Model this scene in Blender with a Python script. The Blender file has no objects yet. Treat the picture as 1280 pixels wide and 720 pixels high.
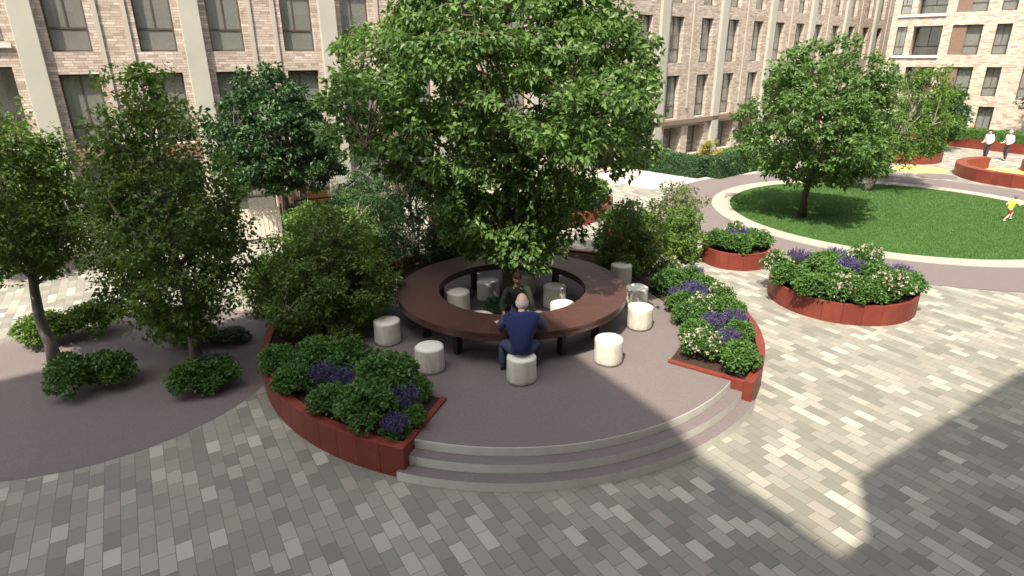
import bpy, bmesh, math, random
import numpy as np
from mathutils import Vector, Matrix
random.seed(7); rng = np.random.default_rng(11)
sc = bpy.context.scene; col = sc.collection
PI = math.pi; R = math.radians
SUN_EL = 57.0; SUN_AZ = 203.0          # azimuth clockwise from +Y (where the light comes from)

# ------------------------------------------------------------------ helpers
def tag(o, label=None, cat=None, group=None, kind=None):
    if label: o['label'] = label
    if cat: o['category'] = cat
    if group: o['group'] = group
    if kind: o['kind'] = kind
    return o
def thing(name, label, cat, loc=(0, 0, 0), rz=0, group=None):
    o = bpy.data.objects.new(name, None); col.objects.link(o)
    o.empty_display_size = .2
    o.location = loc; o.rotation_euler = (0, 0, rz)
    return tag(o, label, cat, group)
def link(name, me, mat, parent=None):
    o = bpy.data.objects.new(name, me); col.objects.link(o)
    if mat is not None:
        if not len(me.materials):
            for m in (mat if isinstance(mat, (list, tuple)) else [mat]): me.materials.append(m)
    if parent: o.parent = parent
    return o
def copy_tree(o, parent=None):
    c = o.copy(); col.objects.link(c); c.parent = parent
    for ch in list(o.children): copy_tree(ch, c)
    return c

class MB:
    def __init__(s): s.v = []; s.f = []; s.mi = []; s.sm = []
    def face(s, idx, mi=0, sm=False): s.f.append(tuple(idx)); s.mi.append(mi); s.sm.append(sm)
    def quad(s, a, b, c, d, mi=0):
        n = len(s.v); s.v += [a, b, c, d]; s.face((n, n+1, n+2, n+3), mi)
    def box(s, x0, y0, z0, x1, y1, z1, mi=0, M=None):
        n = len(s.v)
        P = [(x0,y0,z0),(x1,y0,z0),(x1,y1,z0),(x0,y1,z0),(x0,y0,z1),(x1,y0,z1),(x1,y1,z1),(x0,y1,z1)]
        if M is not None: P = [tuple(M @ Vector(p)) for p in P]
        s.v += P
        for q in ((0,3,2,1),(4,5,6,7),(0,1,5,4),(1,2,6,5),(2,3,7,6),(3,0,4,7)): s.face([n+i for i in q], mi)
    def lathe(s, prof, n=32, mi=0, sm=True, cap0=False, cap1=False, jit=None):
        b = len(s.v)
        for (r, z) in prof:
            for k in range(n):
                a = 2*PI*k/n; rr = r*(jit(a) if jit else 1)
                s.v.append((rr*math.cos(a), rr*math.sin(a), z))
        for i in range(len(prof)-1):
            for k in range(n):
                k2 = (k+1) % n
                s.face((b+i*n+k, b+i*n+k2, b+(i+1)*n+k2, b+(i+1)*n+k), mi, sm)
        if cap1: s.face([b+(len(prof)-1)*n+k for k in range(n)], mi)
        if cap0: s.face([b+n-1-k for k in range(n)], mi)
    def tube(s, pts, rad, n=6, mi=0, cap=True):
        b = len(s.v); pts = [Vector(p) for p in pts]; m = len(pts)
        up = Vector((.31, .17, .93))
        for i, p in enumerate(pts):
            t = (pts[min(i+1, m-1)] - pts[max(i-1, 0)])
            if t.length < 1e-6: t = Vector((0, 0, 1))
            t.normalize(); x = t.cross(up)
            if x.length < .05: x = t.cross(Vector((1, 0, 0)))
            x.normalize(); y = t.cross(x)
            for k in range(n):
                a = 2*PI*k/n; s.v.append(tuple(p + float(rad[i])*(x*math.cos(a) + y*math.sin(a))))
        for i in range(m-1):
            for k in range(n):
                k2 = (k+1) % n; s.face((b+i*n+k, b+i*n+k2, b+(i+1)*n+k2, b+(i+1)*n+k), mi, True)
        if cap:
            s.face([b+(m-1)*n+k for k in range(n)], mi, True); s.face([b+n-1-k for k in range(n)], mi, True)
    def sphere(s, c, r, n=8, m=6, mi=0):
        r = r if isinstance(r, tuple) else (r, r, r); b = len(s.v)
        for i in range(m+1):
            t = PI*i/m
            for k in range(n):
                a = 2*PI*k/n
                s.v.append((c[0]+r[0]*math.sin(t)*math.cos(a), c[1]+r[1]*math.sin(t)*math.sin(a), c[2]-r[2]*math.cos(t)))
        for i in range(m):
            for k in range(n):
                k2 = (k+1) % n; s.face((b+i*n+k, b+i*n+k2, b+(i+1)*n+k2, b+(i+1)*n+k), mi, True)
    def arc(s, r0, r1, z0, z1, a0, a1, n, mi=0, cx=0, cy=0, gap=0.0, caps=True):
        """solid arc segment(s) r0..r1, z0..z1 over a0..a1 as ONE continuous piece"""
        b = len(s.v)
        for k in range(n+1):
            a = a0 + gap + (a1-a0-2*gap)*k/n; c, d = math.cos(a), math.sin(a)
            for (r, z) in ((r0, z0), (r1, z0), (r1, z1), (r0, z1)): s.v.append((cx+r*c, cy+r*d, z))
        for k in range(n):
            p, q = b+4*k, b+4*k+4
            for j in range(4):
                j2 = (j+1) % 4; s.face((p+j, p+j2, q+j2, q+j), mi)
        if caps:
            s.face((b, b+3, b+2, b+1), mi); e = b+4*n; s.face((e, e+1, e+2, e+3), mi)
    def disc(s, cx, cy, r, z, n=96, mi=0):
        b = len(s.v)
        for k in range(n): s.v.append((cx+r*math.cos(2*PI*k/n), cy+r*math.sin(2*PI*k/n), z))
        s.face([b+k for k in range(n)], mi)
    def ring(s, cx, cy, r0, r1, z, n=96, mi=0, a0=0, a1=2*PI):
        b = len(s.v)
        for k in range(n+1):
            a = a0+(a1-a0)*k/n
            s.v += [(cx+r0*math.cos(a), cy+r0*math.sin(a), z), (cx+r1*math.cos(a), cy+r1*math.sin(a), z)]
        for k in range(n): s.face((b+2*k, b+2*k+1, b+2*k+3, b+2*k+2), mi)
    def build(s, name, mat, parent=None, bevel=0):
        me = bpy.data.meshes.new(name); me.from_pydata(s.v, [], s.f)
        me.polygons.foreach_set('material_index', s.mi); me.polygons.foreach_set('use_smooth', s.sm)
        bm = bmesh.new(); bm.from_mesh(me); bmesh.ops.recalc_face_normals(bm, faces=bm.faces); bm.to_mesh(me); bm.free()
        me.update(); o = link(name, me, mat, parent)
        if bevel:
            md = o.modifiers.new('bevel', 'BEVEL'); md.width = bevel; md.segments = 2; md.limit_method = 'ANGLE'
        return o

def np_mesh(name, V, F, smooth=False):
    """V (n,3), F (m,k) fast mesh"""
    me = bpy.data.meshes.new(name); V = np.asarray(V, np.float32); F = np.asarray(F, np.int32); m, k = F.shape
    me.vertices.add(len(V)); me.vertices.foreach_set('co', V.ravel())
    me.loops.add(m*k); me.loops.foreach_set('vertex_index', F.ravel())
    me.polygons.add(m); me.polygons.foreach_set('loop_start', np.arange(0, m*k, k, dtype=np.int32))
    try: me.polygons.foreach_set('loop_total', np.full(m, k, np.int32))
    except Exception: pass
    me.polygons.foreach_set('use_smooth', np.full(m, smooth)); me.update(); me.validate()
    return me
def nrm(a): return a/np.maximum(np.linalg.norm(a, axis=-1, keepdims=True), 1e-9)
def leaf_mesh(name, P, N, L, W, droop=.3, jit=.8, up=.6, rg=rng):
    n = len(P); ax = nrm(N*.7 + rg.normal(0, 1, (n, 3))*jit*.6 + np.array([0, 0, -droop]))
    nn = nrm(N*.5 + np.array([0, 0, up]) + rg.normal(0, 1, (n, 3))*.38)
    sd = nrm(np.cross(ax, nn)); nn = np.cross(sd, ax)
    l = L*rg.uniform(.65, 1.25, (n, 1)); w = W*rg.uniform(.7, 1.2, (n, 1))
    p0 = P; p1 = P + ax*l*.42 + sd*w*.5 + nn*w*.16; p2 = P + ax*l - nn*l*.1; p3 = P + ax*l*.42 - sd*w*.5 + nn*w*.16
    V = np.stack([p0, p1, p2, p3], 1).reshape(-1, 3); b = np.arange(n)[:, None]*4
    F = np.concatenate([b+[0, 1, 2], b+[0, 2, 3]], 1).reshape(-1, 3)
    return np_mesh(name, V, F)

# ------------------------------------------------------------------ materials
class NT:
    def __init__(s, name):
        s.m = bpy.data.materials.new(name); s.m.use_nodes = True; s.t = s.m.node_tree; s.t.nodes.clear()
        s.out = s.n('ShaderNodeOutputMaterial')
    def n(s, typ, ins=None, **kw):
        nd = s.t.nodes.new(typ)
        for k, v in kw.items(): setattr(nd, k, v)
        if ins:
            for k, v in ins.items(): s.set(nd, k, v)
        return nd
    def set(s, nd, k, v):
        if hasattr(v, 'links') or isinstance(v, bpy.types.NodeSocket): s.t.links.new(v, nd.inputs[k])
        else: nd.inputs[k].default_value = v
    def math(s, op, a, b=None, c=None):
        nd = s.n('ShaderNodeMath', operation=op); s.set(nd, 0, a)
        if b is not None: s.set(nd, 1, b)
        if c is not None: s.set(nd, 2, c)
        return nd.outputs[0]
    def ramp(s, fac, stops, interp='LINEAR'):
        nd = s.n('ShaderNodeValToRGB'); nd.color_ramp.interpolation = interp; s.set(nd, 0, fac); e = nd.color_ramp.elements
        while len(e) < len(stops): e.new(.5)
        for i, (p, c) in enumerate(stops): e[i].position = p; e[i].color = (*c, 1)
        return nd.outputs[0]
    def mix(s, fac, a, b, mode='MIX'):
        nd = s.n('ShaderNodeMix', data_type='RGBA', blend_type=mode); s.set(nd, 0, fac)
        s.set(nd, 6, a if not isinstance(a, tuple) else (*a, 1)); s.set(nd, 7, b if not isinstance(b, tuple) else (*b, 1)); return nd.outputs[2]
    def noise(s, scale, detail=4, vec=None, rough=.55):
        nd = s.n('ShaderNodeTexNoise'); nd.inputs['Scale'].default_value = scale; nd.inputs['Detail'].default_value = detail; nd.inputs['Roughness'].default_value = rough
        if vec is not None: s.set(nd, 'Vector', vec)
        return nd.outputs[0]
    def coord(s, w='Object'): return s.n('ShaderNodeTexCoord').outputs[w]
    def bump(s, h, st=.3, d=.01):
        nd = s.n('ShaderNodeBump'); nd.inputs['Strength'].default_value = st; nd.inputs['Distance'].default_value = d; s.set(nd, 'Height', h); return nd.outputs[0]
    def bsdf(s, color, rough=.7, spec=.3, normal=None, **kw):
        nd = s.n('ShaderNodeBsdfPrincipled'); s.set(nd, 'Base Color', color if not isinstance(color, tuple) else (*color, 1))
        s.set(nd, 'Roughness', rough); nd.inputs['Specular IOR Level'].default_value = spec
        if normal is not None: s.set(nd, 'Normal', normal)
        for k, v in kw.items(): nd.inputs[k].default_value = v
        return nd.outputs[0]
    def done(s, sh): s.t.links.new(sh, s.out.inputs['Surface']); return s.m

def plain(name, c, rough=.7, spec=.3, var=.18, scale=6, bs=.15, coord='Object', metal=0.0, fine=60):
    t = NT(name); co = t.coord(coord)
    n1 = t.noise(scale, 5, co); n2 = t.noise(fine, 3, co)
    f = t.math('MULTIPLY_ADD', n1, 1.4, -.2)
    a = tuple(max(0, x*(1-var)) for x in c); b = tuple(min(1, x*(1+var)) for x in c)
    colr = t.mix(f, a, b); colr = t.mix(t.math('MULTIPLY', n2, var), colr, tuple(x*.55 for x in c))
    return t.done(t.bsdf(colr, rough, spec, t.bump(t.math('ADD', n1, n2), bs, .004), Metallic=metal))

def foliage(name, stops, trans=.38, rough=.5, spec=.35):
    t = NT(name); g = t.n('ShaderNodeNewGeometry'); 
    c = t.ramp(g.outputs['Random Per Island'], stops)
    nz = t.noise(1.3, 2, t.coord('Object'))
    c = t.mix(t.math('MULTIPLY_ADD', nz, .9, -.2), c, stops[0][1])
    b = t.bsdf(c, rough, spec)
    tr = t.n('ShaderNodeBsdfTranslucent'); hs = t.n('ShaderNodeHueSaturation', {'Hue': .485, 'Saturation': 1.1, 'Value': 1.5, 'Color': c}); t.set(tr, 'Color', hs.outputs[0])
    mx = t.n('ShaderNodeMixShader'); mx.inputs[0].default_value = trans; t.t.links.new(b, mx.inputs[1]); t.t.links.new(tr.outputs[0], mx.inputs[2])
    return t.done(mx.outputs[0])

M = {}
def mats():
    # --- paving: running bond concrete setts of several tones
    t = NT('paving_setts'); co = t.coord('Object'); sp = t.n('ShaderNodeSeparateXYZ', {0: co})
    a = R(121); ca, sa = math.cos(a), math.sin(a)
    u = t.math('ADD', t.math('MULTIPLY', sp.outputs[0], ca), t.math('MULTIPLY', sp.outputs[1], sa))
    v = t.math('ADD', t.math('MULTIPLY', sp.outputs[0], -sa), t.math('MULTIPLY', sp.outputs[1], ca))
    vr = t.math('DIVIDE', v, .2); row = t.math('FLOOR', vr)
    off = t.math('MULTIPLY', t.math('FLOORED_MODULO', row, 2.0), .46)
    ur = t.math('ADD', t.math('DIVIDE', u, .345), off); cell = t.math('FLOOR', ur)
    cv = t.n('ShaderNodeCombineXYZ', {0: cell, 1: row}); wn = t.n('ShaderNodeTexWhiteNoise', noise_dimensions='2D'); t.set(wn, 'Vector', cv.outputs[0])
    tone = t.ramp(wn.outputs[0], [(0, (.205, .2, .177)), (.18, (.245, .238, .21)), (.42, (.285, .276, .245)), (.6, (.312, .29, .256)), (.77, (.375, .358, .318)), (.91, (.455, .436, .39))], 'CONSTANT')
    wn2 = t.n('ShaderNodeTexWhiteNoise', noise_dimensions='2D'); t.set(wn2, 'Vector', t.n('ShaderNodeVectorMath', {0: cv.outputs[0], 1: (17.3, 5.1, 0)}, operation='ADD').outputs[0])
    tone = t.mix(t.math('MULTIPLY', wn2.outputs[0], .3), tone, (.24, .23, .21))
    fu = t.math('FRACT', ur); fv = t.math('FRACT', vr)
    du = t.math('MULTIPLY', t.math('MINIMUM', fu, t.math('SUBTRACT', 1.0, fu)), .345); dv = t.math('MULTIPLY', t.math('MINIMUM', fv, t.math('SUBTRACT', 1.0, fv)), .2)
    d = t.math('MINIMUM', du, dv); joint = t.n('ShaderNodeMapRange', {0: d, 1: .002, 2: .007}).outputs[0]
    fine = t.noise(45, 6, co, .7); big = t.noise(.35, 3, co); med = t.noise(9, 4, co)
    tone = t.mix(t.math('MULTIPLY_ADD', fine, .9, -.15), t.mix(1.0, tone, (.72, .72, .72), 'MULTIPLY'), tone)
    tone = t.mix(t.math('MULTIPLY_ADD', big, .5, -.1), tone, t.mix(1.0, tone, (.84, .82, .79), 'MULTIPLY'))
    c = t.mix(joint, (.13, .122, .11), tone)
    c = t.mix(1.0, c, (.975, .985, .925), 'MULTIPLY')
    h = t.math('ADD', t.math('MULTIPLY', joint, 1.0), t.math('MULTIPLY', t.math('ADD', fine, med), .35))
    M['paving'] = t.done(t.bsdf(c, .82, .25, t.bump(h, .45, .006)))
    # --- mauve bound gravel / asphalt
    def gravel(nm, c):
        t = NT(nm); co = t.coord('Object'); vo = t.n('ShaderNodeTexVoronoi', {'Vector': co, 'Scale': 70.0})
        wn = t.n('ShaderNodeTexWhiteNoise', noise_dimensions='3D'); t.set(wn, 'Vector', vo.outputs['Position'])
        b = t.noise(.8, 4, co); f = t.noise(14, 5, co)
        cc = t.ramp(wn.outputs[0], [(0, tuple(x*.84 for x in c)), (.5, c), (1, tuple(min(1, x*1.18) for x in c))])
        cc = t.mix(t.math('MULTIPLY_ADD', b, .6, -.12), cc, tuple(x*.78 for x in c)); cc = t.mix(t.math('MULTIPLY', f, .3), cc, tuple(x*1.15 for x in c))
        return t.done(t.bsdf(cc, .9, .2, t.bump(t.math('ADD', vo.outputs[0], f), .4, .004)))
    M['mauve'] = gravel('mauve_gravel', (.136, .115, .110)); M['kerbstone'] = gravel('pale_kerb_concrete', (.29, .265, .225))
    M['slab'] = gravel('pale_slab', (.40, .37, .33))
    M['yellow'] = gravel('yellow_rubber', (.62, .47, .12))
    M['concrete'] = plain('step_concrete', (.52, .52, .47), .8, .25, .16, 5)
    M['stone'] = plain('pillar_stone', (.35, .34, .29), .8, .25, .1, 1.2)
    M['strip'] = plain('downpipe_strip', (.36, .32, .27), .7, .3, .1, 2)
    # --- red painted steel
    t = NT('red_steel'); g = t.n('ShaderNodeNewGeometry'); co = t.coord('Object'); n1 = t.noise(7, 5, co)
    mp = t.n('ShaderNodeMapping', {'Vector': co, 'Scale': (6, 6, .7)}); st = t.noise(3, 5, mp.outputs[0])
    c = t.ramp(g.outputs['Random Per Island'], [(0, (.125, .022, .015)), (.5, (.15, .027, .018)), (1, (.175, .034, .023))])
    c = t.mix(t.math('MULTIPLY_ADD', st, 1.2, -.35), c, (.12, .024, .018)); c = t.mix(t.math('MULTIPLY', n1, .3), c, (.19, .045, .03))
    n4 = t.noise(2.3, 6, co, .65); c = t.mix(t.n('ShaderNodeMapRange', {0: n4, 1: .5, 2: .72, 4: .55}).outputs[0], c, (.21, .062, .03))
    M['red'] = t.done(t.bsdf(c, .5, .35, t.bump(n1, .1, .004)))
    # --- dark timber with boards across
    def wood(nm, c, rough=.42):
        t = NT(nm); g = t.n('ShaderNodeNewGeometry'); co = t.coord('Object')
        mp = t.n('ShaderNodeMapping', {'Vector': co, 'Scale': (3, 3, 3)}); w = t.n('ShaderNodeTexWave', {'Vector': mp.outputs[0], 'Scale': 2.0, 'Distortion': 9.0, 'Detail': 4.0, 'Detail Scale': 2.5})
        n2 = t.noise(26, 5, co)
        cc = t.ramp(g.outputs['Random Per Island'], [(0, tuple(x*.95 for x in c)), (1, tuple(x*1.05 for x in c))])
        cc = t.mix(t.math('MULTIPLY', w.outputs[1], .4), cc, tuple(x*.5 for x in c)); n3 = t.noise(5, 5, co, .65); cc = t.mix(t.math('MULTIPLY_ADD', n3, 1.6, -.5), cc, tuple(x*.55 for x in c)); cc = t.mix(t.math('MULTIPLY', n2, .3), cc, tuple(x*1.8 for x in c))
        return t.done(t.bsdf(cc, rough, .35, t.bump(t.math('ADD', w.outputs[1], n2), .15, .003)))
    M['table'] = wood('dark_table_timber', (.064, .030, .024)); M['brown'] = wood('brown_panel', (.16, .105, .075), .6)
    M['fasciatan'] = plain('tan_canopy', (.17, .13, .1), .8, .2, .12, 2)
    M['picket'] = plain('pale_fence_timber', (.55, .50, .42), .75, .2, .12, 4)
    M['legmetal'] = plain('dark_leg_steel', (.035, .027, .025), .5, .4, .2, 8)
    # --- stools: pale rough concrete log
    t = NT('stool_concrete'); co = t.coord('Object'); mp = t.n('ShaderNodeMapping', {'Vector': co, 'Scale': (9, 9, 2.2)}); n1 = t.noise(1.6, 6, mp.outputs[0], .65); n2 = t.noise(40, 4, co); n3 = t.noise(4, 3, co)
    c = t.ramp(n1, [(.3, (.40, .385, .33)), (.5, (.52, .505, .445)), (.7, (.60, .585, .53))]); c = t.mix(t.math('MULTIPLY', n3, .35), c, (.44, .42, .36))
    M['stool'] = t.done(t.bsdf(c, .75, .25, t.bump(t.math('ADD', n1, t.math('MULTIPLY', n2, .4)), .5, .012)))
    t = NT('stool_top'); co = t.coord('Object'); mp = t.n('ShaderNodeMapping', {'Vector': co}); w = t.n('ShaderNodeTexWave', {'Vector': mp.outputs[0], 'Scale': 9.0, 'Distortion': 3.0, 'Detail': 3.0}, wave_type='RINGS', rings_direction='Z'); n3 = t.noise(6, 5, co)
    c = t.mix(t.math('MULTIPLY', w.outputs[1], .25), (.62, .60, .545), (.50, .475, .41)); c = t.mix(t.math('MULTIPLY_ADD', n3, .8, -.2), c, (.55, .525, .465))
    M['stooltop'] = t.done(t.bsdf(c, .7, .3, t.bump(n3, .3, .006)))
    # --- brick
    def brick(nm, k):
        t = NT(nm); co = t.coord('Object'); sp = t.n('ShaderNodeSeparateXYZ', {0: co})
        uu = t.math('ADD', sp.outputs[0], sp.outputs[1]); vr = t.math('DIVIDE', sp.outputs[2], .085); row = t.math('FLOOR', vr)
        wr = t.n('ShaderNodeTexWhiteNoise', noise_dimensions='1D'); t.set(wr, 'W', row)
        ur = t.math('ADD', t.math('DIVIDE', uu, .29), t.math('MULTIPLY', wr.outputs[0], 1.0)); cell = t.math('FLOOR', ur)
        cv = t.n('ShaderNodeCombineXYZ', {0: cell, 1: row}); wn = t.n('ShaderNodeTexWhiteNoise', noise_dimensions='2D'); t.set(wn, 'Vector', cv.outputs[0])
        c = t.ramp(wn.outputs[0], [(p_, tuple(c_*k_ for c_, k_ in zip(col_, k))) for p_, col_ in [(0, (.265, .215, .175)), (.14, (.335, .28, .23)), (.34, (.375, .318, .265)), (.6, (.41, .355, .298)), (.84, (.46, .402, .342)), (.95, (.53, .475, .41))]], 'CONSTANT')
        fu = t.math('FRACT', ur); fv = t.math('FRACT', vr)
        d = t.math('MINIMUM', t.math('MULTIPLY', t.math('MINIMUM', fu, t.math('SUBTRACT', 1.0, fu)), .29), t.math('MULTIPLY', t.math('MINIMUM', fv, t.math('SUBTRACT', 1.0, fv)), .085))
        j = t.n('ShaderNodeMapRange', {0: d, 1: .003, 2: .008}).outputs[0]; n1 = t.noise(30, 4, co); n2 = t.noise(.5, 4, co)
        c = t.mix(t.math('MULTIPLY', n1, .3), c, (.33, .26, .21)); c = t.mix(t.math('MULTIPLY_ADD', n2, .6, -.15), c, t.mix(1.0, c, (.82, .80, .78), 'MULTIPLY'))
        c = t.mix(j, (.17, .14, .118), c)
        return t.done(t.bsdf(c, .85, .2, t.bump(t.math('ADD', j, t.math('MULTIPLY', n1, .5)), .5, .008)))
    M['brick'] = brick('buff_brick', (1.13, 1.12, 1.12)); M['cream'] = brick('cream_brick', (1.14, 1.17, 1.12))
    M['frame'] = plain('bronze_frame', (.075, .06, .05), .45, .4, .1, 3)
    M['roof'] = plain('grey_roof', (.2, .2, .2), .9, .2, .15, 1)
    M['interior'] = plain('room_wall', (.30, .29, .26), .9, .1, .3, .7)
    M['curtain'] = plain('curtain_cloth', (.74, .72, .66), .9, .1, .15, 3)
    M['balslab'] = plain('balcony_slab', (.5, .48, .43), .8, .2, .1, 2)
    t = NT('window_glass'); fr = t.n('ShaderNodeFresnel', {'IOR': 1.52}); gl = t.n('ShaderNodeBsdfGlossy', {'Color': (.9, .95, .95, 1), 'Roughness': .02}); tr = t.n('ShaderNodeBsdfTransparent', {'Color': (.80, .84, .81, 1)}); df = t.n('ShaderNodeBsdfDiffuse', {'Color': (.36, .365, .33, 1)}); m0 = t.n('ShaderNodeMixShader'); m0.inputs[0].default_value = .42; t.t.links.new(tr.outputs[0], m0.inputs[1]); t.t.links.new(df.outputs[0], m0.inputs[2]); tr = m0
    mx = t.n('ShaderNodeMixShader'); t.set(mx, 0, t.math('MULTIPLY_ADD', fr.outputs[0], 1.6, .04)); t.t.links.new(tr.outputs[0], mx.inputs[1]); t.t.links.new(gl.outputs[0], mx.inputs[2]); M['glass'] = t.done(mx.outputs[0])
    # --- planting
    ad = lambda c: (c[0]*1.1, c[1]*1.08, c[2]*.86)
    G = lambda a, b, c: [(0, ad(a)), (.5, ad(b)), (1, ad(c))]
    M['leaf_big'] = foliage('leaf_big', G((.036, .08, .024), (.085, .168, .048), (.17, .275, .092)))
    M['leaf_left'] = foliage('leaf_left', G((.045, .095, .022), (.085, .152, .036), (.145, .215, .056)))
    M['leaf_dark'] = foliage('leaf_dark', G((.014, .04, .014), (.026, .066, .022), (.045, .10, .034)), .22, .45, .3)
    M['leaf_lawn'] = foliage('leaf_lawn', G((.04, .09, .026), (.075, .15, .042), (.125, .215, .068)))
    M['leaf_light'] = foliage('leaf_light', G((.055, .11, .024), (.09, .165, .036), (.135, .22, .055)), .4)
    M['leaf_dome'] = foliage('leaf_dome', G((.035, .085, .022), (.06, .14, .035), (.1, .2, .055)), .28)
    M['leaf_feather'] = foliage('leaf_feather', G((.02, .06, .022), (.035, .09, .035), (.06, .125, .045)), .3)
    M['leaf_grey'] = foliage('leaf_grey', G((.05, .09, .06), (.08, .13, .085), (.13, .19, .12)), .3)
    M['leaf_airy'] = foliage('leaf_airy', G((.06, .09, .03), (.1, .14, .055), (.2, .22, .13)), .35)
    M['leaf_hedge'] = foliage('leaf_hedge', G((.016, .045, .02), (.028, .07, .03), (.05, .1, .042)), .2)
    M['leaf_yellow'] = foliage('leaf_yellow', G((.1, .12, .02), (.2, .19, .03), (.32, .28, .04)), .3)
    M['bark'] = plain('bark_grey', (.19, .168, .15), .9, .15, .35, 9, .6); M['bark_red'] = plain('bark_reddish', (.085, .062, .047), .9, .15, .35, 9, .6)
    M['twig'] = plain('twig', (.07, .055, .04), .9, .15, .3, 9, .3)
    M['white_petal'] = foliage('white_petal', [(0, (.5, .42, .36)), (.5, (.66, .6, .52)), (1, (.74, .7, .64))], .3)
    M['purple_petal'] = foliage('purple_petal', [(0, (.05, .038, .1)), (.5, (.082, .064, .165)), (1, (.15, .125, .27))], .2)
    M['soil'] = plain('mulch', (.045, .03, .022), .95, .1, .5, 22, .9)
    # grass
    t = NT('lawn_turf'); co = t.coord('Object'); n1 = t.noise(1.1, 4, co); n2 = t.noise(40, 5, co, .7)
    c = t.ramp(n1, [(.3, (.042, .095, .022)), (.7, (.066, .138, .034))]); c = t.mix(t.math('MULTIPLY', n2, .5), c, (.022, .06, .012)); M['turf'] = t.done(t.bsdf(c, .9, .1, t.bump(n2, .6, .02)))
    M['blade'] = foliage('grass_blade', [(0, (.045, .105, .024)), (.5, (.07, .15, .036)), (1, (.105, .19, .052))], .3)
    # people
    M['skin'] = plain('skin_light', (.55, .37, .29), .55, .35, .06, 9, .05); M['skin2'] = plain('skin_tan', (.30, .17, .115), .55, .35, .06, 9, .05)
    M['hair'] = plain('dark_hair', (.014, .01, .008), .9, .08, .2, 30); M['hairgrey'] = plain('grey_hair', (.33, .31, .29), .7, .3, .15, 30)
    M['hairwhite'] = plain('white_hair', (.55, .52, .48), .8, .15, .15, 30); M['navy'] = plain('navy_cloth', (.022, .03, .095), .85, .15, .2, 8, .25); M['slateblue'] = plain('slate_blue_cloth', (.075, .09, .15), .85, .15, .2, 8, .25)
    M['jeans'] = plain('dark_jeans', (.05, .065, .11), .9, .15, .25, 10, .3); M['olive'] = plain('dark_olive_cloth', (.02, .024, .017), .9, .15, .25, 10, .3)
    M['shoe'] = plain('dark_shoe', (.02, .02, .022), .5, .4, .1, 9); M['lime'] = plain('lime_shirt', (.50, .68, .08), .8, .2, .06, 6); M['maroon'] = plain('maroon_shorts', (.20, .03, .03), .85, .2, .1, 6)
    M['whitecloth'] = plain('white_shirt', (.55, .53, .51), .85, .2, .08, 6); M['charcoal'] = plain('charcoal_trousers', (.05, .045, .05), .9, .2, .15, 6); M['cap'] = plain('purple_grey_cap', (.13, .11, .16), .8, .2, .1, 8)
    M['orange'] = plain('orange_cushion', (.55, .28, .11), .8, .2, .08, 5); M['greycloth'] = plain('grey_shirt', (.45, .44, .46), .85, .2, .08, 6)
    M['dispanel'] = plain('dark_fence_panel', (.045, .042, .04), .7, .3, .15, 3)
mats()

# ------------------------------------------------------------------ ground and hard landscape (setting)
m = MB(); m.quad((-600, -600, 0), (600, -600, 0), (600, 600, 0), (-600, 600, 0)); tag(m.build('ground', M['paving']), kind='structure')
# left planting court: big mauve disc with a clipped back
m = MB(); m.disc(-8.2, -1.55, 3.45, .004, 128)
tag(m.build('path', M['mauve']), kind='structure')
LC = (15.0, 11.1)
m = MB(); m.ring(*LC, 6.8, 8.87, .008, 160); tag(m.build('path', M['mauve']), kind='structure')
m = MB(); m.arc(6.08, 6.8, -.03, .03, 0, 2*PI, 160, cx=LC[0], cy=LC[1], caps=False); tag(m.build('kerb', M['kerbstone']), kind='structure')
m = MB(); m.disc(*LC, 6.08, .02, 160); tag(m.build('lawn', M['turf']), kind='structure')
# short grass blades
n = 110000; rr = 6.03*np.sqrt(rng.uniform(0, 1, n)); aa = rng.uniform(0, 2*PI, n)
P = np.stack([LC[0]+rr*np.cos(aa), LC[1]+rr*np.sin(aa), np.full(n, .018)], 1); th = rng.uniform(0, 2*PI, n); d = np.stack([np.cos(th), np.sin(th), 0*th], 1)
hgt = rng.uniform(.03, .065, (n, 1)); lean = np.concatenate([rng.normal(0, .025, (n, 2)), np.zeros((n, 1))], 1)
V = np.stack([P-d*.008, P+d*.008, P+lean+np.array([0, 0, 1])*hgt], 1).reshape(-1, 3)
tag(link('grass', np_mesh('grass', V, np.arange(3*n).reshape(-1, 3)), M['blade']), 'short mown grass of the round lawn', 'grass', kind='stuff')
# pale slab forecourt by the hedges and by the patio
m = MB()
m.v += [(x, y, .003) for x, y in [(6.6, 16.0), (11.0, 17.9), (13.2, 20.3), (12.0, 21.6), (6.6, 22.3), (3.9, 19.2)]]; m.face(range(6)); tag(m.build('pavement', M['slab']), kind='structure')
m = MB(); m.disc(21.6, 18.6, .9, .008, 48); tag(m.build('path', M['mauve']), kind='structure')
m = MB(); m.disc(22.0, 20.6, 1.3, .004, 48); tag(m.build('playground', M['yellow']), kind='structure')
m = MB(); m.disc(26.0, 17.6, 3.05, .006, 64); tag(m.build('playground', M['yellow']), kind='structure')

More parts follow.
